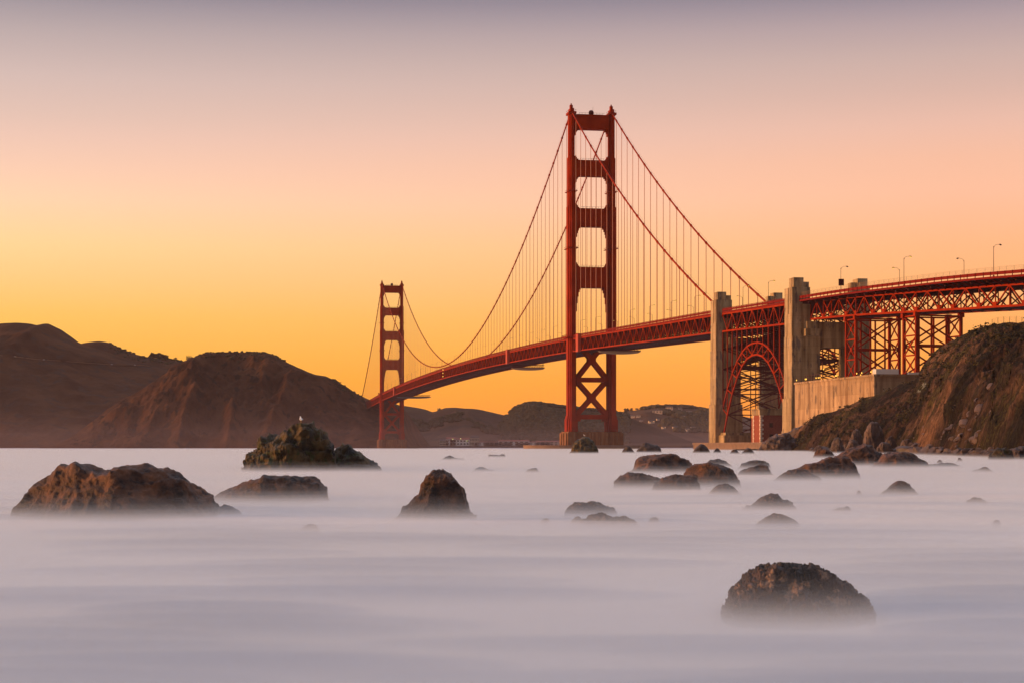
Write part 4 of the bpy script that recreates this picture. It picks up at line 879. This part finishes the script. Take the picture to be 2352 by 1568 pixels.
for x, y, w, h, lit in [(1510, 948, 33, 9, 0), (1537, 940, 24, 9, 0), (1452, 958, 18, 6, 0), (1466, 957, 16, 5, 0), (1496, 972, 20, 8, 1), (1562, 941, 14, 8, 0), (1584, 949, 22, 7, 1), (1604, 951, 18, 6, 1), (1557, 967, 13, 6, 0), (1489, 984, 22, 7, 0), (1579, 990, 14, 8, 1), (1614, 975, 18, 6, 0),
                     (1524, 984, 12, 6, 1), (1540, 972, 10, 5, 0), (1594, 984, 26, 6, 0), (1473, 968, 12, 5, 0), (1550, 984, 16, 6, 0), (1570, 958, 14, 5, 0), (1619, 965, 12, 5, 0), (1511, 965, 10, 5, 0), (1603, 970, 13, 5, 0), (1440, 975, 10, 5, 1)]:
    p = hF[1](x, y)
    if p is not None: house((p[0], p[1]-3, p[2]), w, 10, h, 'one of the small pale houses scattered over the far wooded hillside', 'houses on the far wooded hillside', HW, ROOFD, lit, rz=rr.uniform(-.3, .3))
def shore_b(x, y0, w, h, D, label, wm, rm, **k):
    p = W(x, 1025, D); house((p[0], D, 4 if y0 > 1016 else 7), w, 14, h, label, 'buildings along the far shore', wm, rm, cat='building', name='building', **k)
b = MB(); b.grid(np.array([[W(x, 1025, D)*[1, 1, 0]+[0, 0, z] for x in np.linspace(935, 1700, 60)] for D, z in ((3235, -2), (3240, 3.2), (3420, 4.2), (3700, 9), (3900, 5))])); tag(b.build('ground', M_FAR, smooth=True), kind='structure')
for x, w, h, lab, wm, rm in [(1020, 16, 9, 'square cream building with a small tower, leftmost on the far shore', HW2, ROOFD), (1036, 18, 12, 'tall white gabled building second from left on the far shore', WHITE, ROOF), (1056, 36, 11, 'long white building with two rows of windows on the far shore', WHITE, ROOF),
                             (1090, 16, 14, 'dark pointed building behind the far shore boats', HW2, ROOFD), (1117, 46, 6, 'long low white shed with red roof, left one on the far shore', WHITE, ROOF), (1145, 52, 6, 'long low white shed with red roof, middle of the far shore', WHITE, ROOF),
                             (1180, 58, 8, 'long low white shed beside the breakwater end', WHITE, ROOF), (1225, 66, 6, 'pale shed at the left of the big tower fender', WHITE, ROOF), (1262, 50, 7, 'red roofed shed behind the big tower fender', HW, ROOF)]:
    shore_b(x, 1018, w, h, 3290, lab, wm, rm, nw=6)
def far_lamp(p, label):
    r = thing('shore_lamp', tuple(p), label, 'lamp', 'lamps on the far shore'); q = MB(); q.bar((0, 0, 0), (0, 0, 5), .4); o = q.build('post', DARK, None); o.parent = r
    q = MB(); q.tube([(0, 0, 4.9), (0, 0, 5.3), (0, 0, 6.0), (0, 0, 6.4)], [.3, .6, .6, .3], 8); o = q.build('bulb', GLOWG, None); o.parent = r
GLOWG = mat('greenish_lamp_glass', (.8, 1, .4), emit=(.9, .9, .25), estr=1.5)
for x, y in ((1040, 1007), (1058, 1006), (1073, 1011)): p = W(x, y, 3275); far_lamp((p[0], p[1], max(4, p[2]-6)), 'tiny greenish lamp glowing among the far shore buildings')
def masts():
    for k in range(10):
        x = 1500+k*7+rr.uniform(-2, 2); p = W(x, 1021, 4550); r = thing('sailboat', (p[0], p[1], 0), 'one of the moored sailboats whose masts rise right of the tower pier', 'sailboat', 'moored sailboats right of the tower pier')
        q = MB(); q.tube([(-5, 0, 1), (-3, 0, .8), (0, 0, .7), (3, 0, .8), (5.5, 0, 1.3)], [.2, 1.2, 1.5, 1.1, .1], 8); o = q.build('hull', WHITE, None); o.parent = r
        h = rr.uniform(13, 18); q = MB(); q.bar((0, 0, 1), (0, 0, h), .35); o = q.build('mast', WHITE, None); o.parent = r
        q = MB(); q.bar((0, 0, 3), (-4.5, 0, 3), .3); o = q.build('boom', WHITE, None); o.parent = r
masts()
# road with cars on the left headland
road_px = [(-20, 818), (0, 820), (40, 824), (83, 828), (125, 832), (167, 835), (215, 837.5), (260, 839), (305, 841), (344, 842)]
rp = [hA[1](x, y) for x, y in road_px]; rp = [p for p in rp if p is not None]
g = MB()
if len(rp) > 2:
    G = []
    for p in rp: G.append([[p[0], p[1]-4, p[2]+1.0], [p[0], p[1]+5, p[2]+1.2]])
    g.grid(np.array(G)); tag(g.build('road', ASPH), kind='structure')
    g = MB()
    for a, c in zip(rp[:-1], rp[1:]): g.bar(a+[0, -4, 1.9], c+[0, -4, 1.9], .2, .35)
    tag(g.ground('guard_rail', NET, tuple(rp[3])), 'thin pale guard rail along the road across the left headland', 'guard rail')
CARM = mat('car_paint', (.55, .5, .48), rough=.3, spec=.5)
def car(x, lit, label):
    px = [q[0]/q[1]*FPX+1176 for q in rp]; k = np.interp(x, px, np.arange(len(rp))); i = min(int(k), len(rp)-2); p = rp[i]+(rp[i+1]-rp[i])*(k-i); d = rp[i+1]-rp[i]
    r = thing('car', (p[0], p[1]-.5, p[2]+1.25), label, 'car', 'cars on the left headland road'); r.rotation_euler = (0, 0, math.atan2(d[1], d[0]))
    def add(nm, fn, m): q = MB(); fn(q); o = q.build(nm, m, None); o.parent = r
    add('body', lambda q: (q.box(-2.3, 2.3, -.9, .9, .35, .95), q.hexa([(-1.5, -.8, .95), (1.2, -.8, .95), (1.2, .8, .95), (-1.5, .8, .95), (-1.0, -.7, 1.5), (.7, -.7, 1.5), (.7, .7, 1.5), (-1.0, .7, 1.5)])), CARM)
    for a in (-1.4, 1.4):
        for c in (-.9, .9): add('wheel', lambda q: q.tube([(a, c-.1, .35), (a, c+.1, .35)], .35, 10), ASPH)
    for c in (-.6, .6): add('headlight', lambda q: q.tube([(2.25, c, .7), (2.5, c, .7)], .45 if lit else .2, 8), GLOW if lit else WHITE)
if len(rp) > 2:
    for x, lit, lab in ((11, 1, 'car with bright yellow lights, leftmost on the headland road'), (34, 1, 'second car with bright lights on the headland road'), (101, 0, 'pale car on the headland road, third from the left'), (310, 0, 'pale car near the right end of the headland road'), (257, 0, 'pale car on the headland road, second from its right end')): car(x, lit, lab)
BARK = mat('tree_bark', (.05, .03, .02), rough=1); LEAF = mat('dark_foliage', (.035, .028, .010), (.06, .045, .016), rough=1, scale=.3)
def tree(p, h, w, label, group=None, seed=0, name='tree', dense=1.0):
    q = random.Random(seed); r = thing(name, tuple(p), label, 'tree', group)
    b = MB(); b.tube([(0, 0, -2), (q.uniform(-.03, .03)*h, 0, h*.35), (q.uniform(-.06, .06)*h, q.uniform(-.05, .05)*h, h*.75)], [h*.03, h*.022, h*.008], 6)
    lumps = []
    for k in range(7):
        a = q.uniform(0, 6.28); e = (math.cos(a)*w*.33*q.uniform(.3, 1), math.sin(a)*w*.33*q.uniform(.3, 1), h*q.uniform(.34, .86)); lumps.append(e)
        b.tube([(0, 0, h*.35), (e[0]*.6, e[1]*.6, e[2]*.75), e], [h*.014, h*.01, h*.004], 5)
    o = b.build('trunk', BARK, None); o.parent = r
    b = MB(); s = h*.045
    for e in lumps:
        R = w*q.uniform(.22, .34)
        for k in range(int(95*dense)):
            u, v = q.uniform(-1, 1), q.uniform(0, 6.28); rad = R*q.random()**.4; c = np.array([e[0]+rad*math.sqrt(1-u*u)*math.cos(v), e[1]+rad*math.sqrt(1-u*u)*math.sin(v), e[2]+rad*u*.7])
            a1 = np.array([q.gauss(0, 1) for _ in range(3)]); a1 /= np.linalg.norm(a1); a2 = np.cross(a1, [q.gauss(0, 1) for _ in range(3)]); a2 /= np.linalg.norm(a2)+1e-6
            b.poly([c-a1*s-a2*s*.6, c+a1*s-a2*s*.6, c+a1*s*.8+a2*s*.6, c-a1*s*.7+a2*s*.7])
    o = b.build('crown', LEAF, None); o.parent = r
def ridge_tree(hl, D, x, y, hpx, wpx, label, group, seed, name='tree'):
    p = W(x, y, D); z = hl[0](p[0], D); hh = hpx/FPX*D*1.35; tree((p[0], D, z-hh*.30), hh, wpx/FPX*D*1.35, label, group, seed, name)
for k, (x, hp, wp) in enumerate([(349, 14, 9), (354, 15, 10), (361, 12, 9), (366, 15, 11), (372, 14, 10), (378, 13, 9), (383, 10, 8), (403, 7, 9), (346, 8, 6)]): ridge_tree(hB, 4290, x, 824, hp, wp, 'one of the open-crowned trees clumped on the saddle between left hills', 'trees on the saddle between the left hills', 60+k)
ridge_tree(hC, 2745, 438, 830, 11, 17, 'round dark tree where the flat-topped headland begins at left', None, 81); ridge_tree(hC, 2745, 428, 833, 5, 8, 'small dark tree left of the round dark one', None, 82)
ridge_tree(hC, 2700, 834, 911, 7, 9, 'small dark tree on the headland beside the distant cable end', None, 83); ridge_tree(hC, 2745, 780, 880, 4, 7, 'low tree on the slope of the flat-topped headland', None, 84)
for k, (x, hp, wp) in enumerate([(1008, 6, 8), (1177, 11, 10), (1185, 13, 12), (1195, 9, 12), (1206, 8, 11), (1216, 7, 12), (1232, 5, 10), (1248, 6, 11), (1267, 7, 13), (1282, 6, 9), (1294, 5, 8), (1332, 6, 8), (1345, 5, 10), (1360, 5, 8), (1170, 7, 7), (1376, 5, 9), (1190, 7, 9), (1256, 5, 9)]):
    ridge_tree(hE if x > 1100 else hD, 4290 if x > 1100 else 4490, x, 940, hp, wp, 'one of the leafy trees standing out along the wooded ridge behind the towers' if x > 1100 else 'single small tree on the bare far ridge', 'trees on the wooded ridge' if x > 1100 else None, 100+k)
for k, (x, hp, wp) in enumerate([(1436, 8, 7), (1442, 8, 8), (1450, 7, 8), (1464, 5, 9), (1478, 7, 10), (1492, 6, 9), (1500, 8, 8), (1510, 9, 11), (1524, 5, 9), (1546, 8, 5), (1553, 6, 9), (1572, 4, 9), (1585, 7, 8), (1597, 6, 8), (1604, 7, 8), (1624, 4, 9)]):
    ridge_tree(hF, 6480, x, 940, hp, wp, 'one of the round trees along the crest of the far wooded hill with houses', 'trees on the crest of the far hill with houses', 140+k)
def woods(hl, xs, Ds, n, s0, s1, seed, name='woods'):
    q = np.random.RandomState(seed); b = MB()
    for k in range(n):
        x = q.uniform(*xs); D = q.uniform(*Ds); X = (x-1176)/FPX*D; z = hl[0](X, D)
        if z < 3: continue
        if fbm(X/150, D/150, seed, o=2) < -.05: continue
        s = q.uniform(s0, s1); c = np.array([X, D, z+s*.15])
        n_ = 6; ring = []
        for zz, rr_ in ((-.4, .7), (.1, 1.0), (.6, .65)): ring.append([c+[s*rr_*math.cos(2*math.pi*i/n_)*q.uniform(.75, 1.2), s*rr_*math.sin(2*math.pi*i/n_), s*zz*q.uniform(.8, 1.2)] for i in range(n_+1)])
        for g_ in ring: g_[-1] = g_[0]
        b.grid(np.array(ring)); b.poly(ring[-1][:-1])
    tag(b.build(name, LEAF), kind='stuff')
woods(hE, (1150, 1440), (3720, 4310), 2600, 5, 11, 1); woods(hF, (1400, 1700), (5700, 6490), 2600, 7, 14, 2); woods(hD, (930, 1190), (3680, 4100), 900, 4, 9, 3)
woods(hF, (1400, 1650), (6380, 6520), 420, 8, 15, 4); woods(hE, (1165, 1400), (4240, 4305), 260, 5, 10, 5); woods(hC, (440, 850), (2700, 2752), 260, 1.2, 3.0, 7, 'scrub'); woods(hB, (250, 430), (4200, 4305), 120, 2.5, 5, 8, 'scrub')
# scrub on the near cliff
g = MB(); q = np.random.RandomState(12)
for k in range(480):
    i, j = q.randint(45, 150), q.randint(60, 540); p = CL[i, j]
    if fbm(p[0]/22+4, p[1]/22, 1.3, o=3) < .02 and i < 140: continue
    s = q.uniform(.5, 1.7)
    for _ in range(26):
        c = p+q.uniform(-1, 1, 3)*s*[1, 1, .35]+[0, 0, s*.15]; a1 = q.normal(size=3); a1 /= np.linalg.norm(a1); a2 = np.cross(a1, q.normal(size=3)); a2 /= np.linalg.norm(a2); r_ = .12+s*.14
        g.poly([c-a1*r_, c+a2*r_*.7, c+a1*r_, c-a2*r_*.6])
tag(g.build('scrub', mat('coastal_scrub', (.022, .018, .008), (.085, .065, .018), rough=1, scale=.12)), kind='stuff')
oc = MB(); q = np.random.RandomState(31)
for k in range(420):
    i, j = int(2+q.random()**2*26), q.randint(150, 545); p = CL[i, j]
    if vn(p[0]/25+2, p[1]/25, 5.5) < -.1: continue
    s = (.15+q.random()**4*1.1)*(1.2 if i < 20 else .7); n0 = len(oc.v); pr = protos[k % 6]; a = q.uniform(0, 6.28); ca, sa = math.cos(a), math.sin(a)
    sx, sz = q.uniform(.8, 1.5), q.uniform(.7, 1.3)
    oc.v += [(p[0]+s*(sx*x*ca-y*sa), p[1]+s*(sx*x*sa+y*ca), p[2]+s*(z*sz-.1)) for x, y, z in pr.v]; oc.f += [tuple(n0+t for t in f) for f in pr.f]; oc.m += pr.m
tag(oc.build('gravel', R_SHORE), kind='stuff')
# fence on the cliff top
fe = thing('cliff_fence', tuple(cliff_pt(2330, .99)), 'thin wire mesh fence along the cliff top at the right edge', 'fence')
b = MB(); pts = [cliff_pt(x, .99)+[0, 3, 0] for x in np.arange(2286, 2460, 14)]
for i, p in enumerate(pts): b = MB(); b.bar(p-[0, 0, .5], p+[0, 0, 1.7], .07); b.build('post', DARK, fe)
b = MB()
for a, c in zip(pts[:-1], pts[1:]):
    for h in np.linspace(.2, 1.65, 8): b.bar(a+[0, 0, h], c+[0, 0, h], .022)
b.build('wire', NET, fe)
# ================================================================== AIR: even haze, denser over the water, and the low spray mist left by the waves
def haze():
    def vol(name, d, col, an=.2):
        m = bpy.data.materials.new(name); m.use_nodes = True; nt = m.node_tree; nt.nodes.clear()
        o = nt.nodes.new('ShaderNodeOutputMaterial'); v = nt.nodes.new('ShaderNodeVolumePrincipled'); v.inputs['Color'].default_value = (*col, 1); v.inputs['Density'].default_value = d; v.inputs['Anisotropy'].default_value = an
        nt.links.new(v.outputs[0], o.inputs['Volume']); return m
    b = MB(); b.box(-9500, 9500, -120, 9800, -5, 470); tag(b.build('haze', vol('air', .000013, (.80, .58, .50))), kind='stuff')
    b = MB(); b.box(-9400, 9400, -110, 9700, -4.5, 24); tag(b.build('haze', vol('low_air', .000055, (.66, .46, .44))), kind='stuff')
    zs = [-.04, .03, .09, .16, .24, .33, .44, .58, .78, 1.05]; H = .13; R0 = 2.0
    b = MB(); mats = []
    for i in range(len(zs)-1):
        mats.append(vol('spray_mist', R0*math.exp(-max(0, (zs[i]+zs[i+1])/2)/H), MISTC, 0)); b.box(-1500, 1500, -40, 1150, zs[i]+.0015, zs[i+1]-.0015, i)
    tag(b.build('haze', mats), kind='stuff')
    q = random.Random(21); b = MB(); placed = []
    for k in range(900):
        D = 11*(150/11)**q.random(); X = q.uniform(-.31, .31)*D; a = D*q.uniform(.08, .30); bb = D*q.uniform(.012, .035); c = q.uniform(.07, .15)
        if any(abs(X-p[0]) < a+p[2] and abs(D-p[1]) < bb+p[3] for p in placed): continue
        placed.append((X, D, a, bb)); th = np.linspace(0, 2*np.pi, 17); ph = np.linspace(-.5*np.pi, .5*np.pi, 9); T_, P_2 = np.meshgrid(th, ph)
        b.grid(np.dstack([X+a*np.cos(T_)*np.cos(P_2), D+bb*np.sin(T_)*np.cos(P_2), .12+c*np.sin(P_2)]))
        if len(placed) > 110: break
    tag(b.build('haze', vol('blue_reflection_tint', .75, (.26, .40, .60), 0)), kind='stuff')  # darker bluish volumes tint in the waves' uneven reflections, not actual spray
    q = random.Random(5); b = MB(); placed = []
    for k in range(900):
        D = 38*(190/38)**q.random(); X = q.uniform(-.30, .30)*D; a = D*q.uniform(.05, .16); bb = D*q.uniform(.02, .05); c = q.uniform(.12, .22)
        if any(abs(X-p[0]) < a+p[2] and abs(D-p[1]) < bb+p[3] for p in placed): continue
        placed.append((X, D, a, bb)); th = np.linspace(0, 2*np.pi, 17); ph = np.linspace(-.5*np.pi, .5*np.pi, 9); T_, P_2 = np.meshgrid(th, ph)
        b.grid(np.dstack([X+a*np.cos(T_)*np.cos(P_2), D+bb*np.sin(T_)*np.cos(P_2), .16+c*np.sin(P_2)]))
        if len(placed) > 36: break
    tag(b.build('haze', vol('white_spray', .35, (.98, .985, 1), 0)), kind='stuff')
MISTC = (.82, .90, .95)
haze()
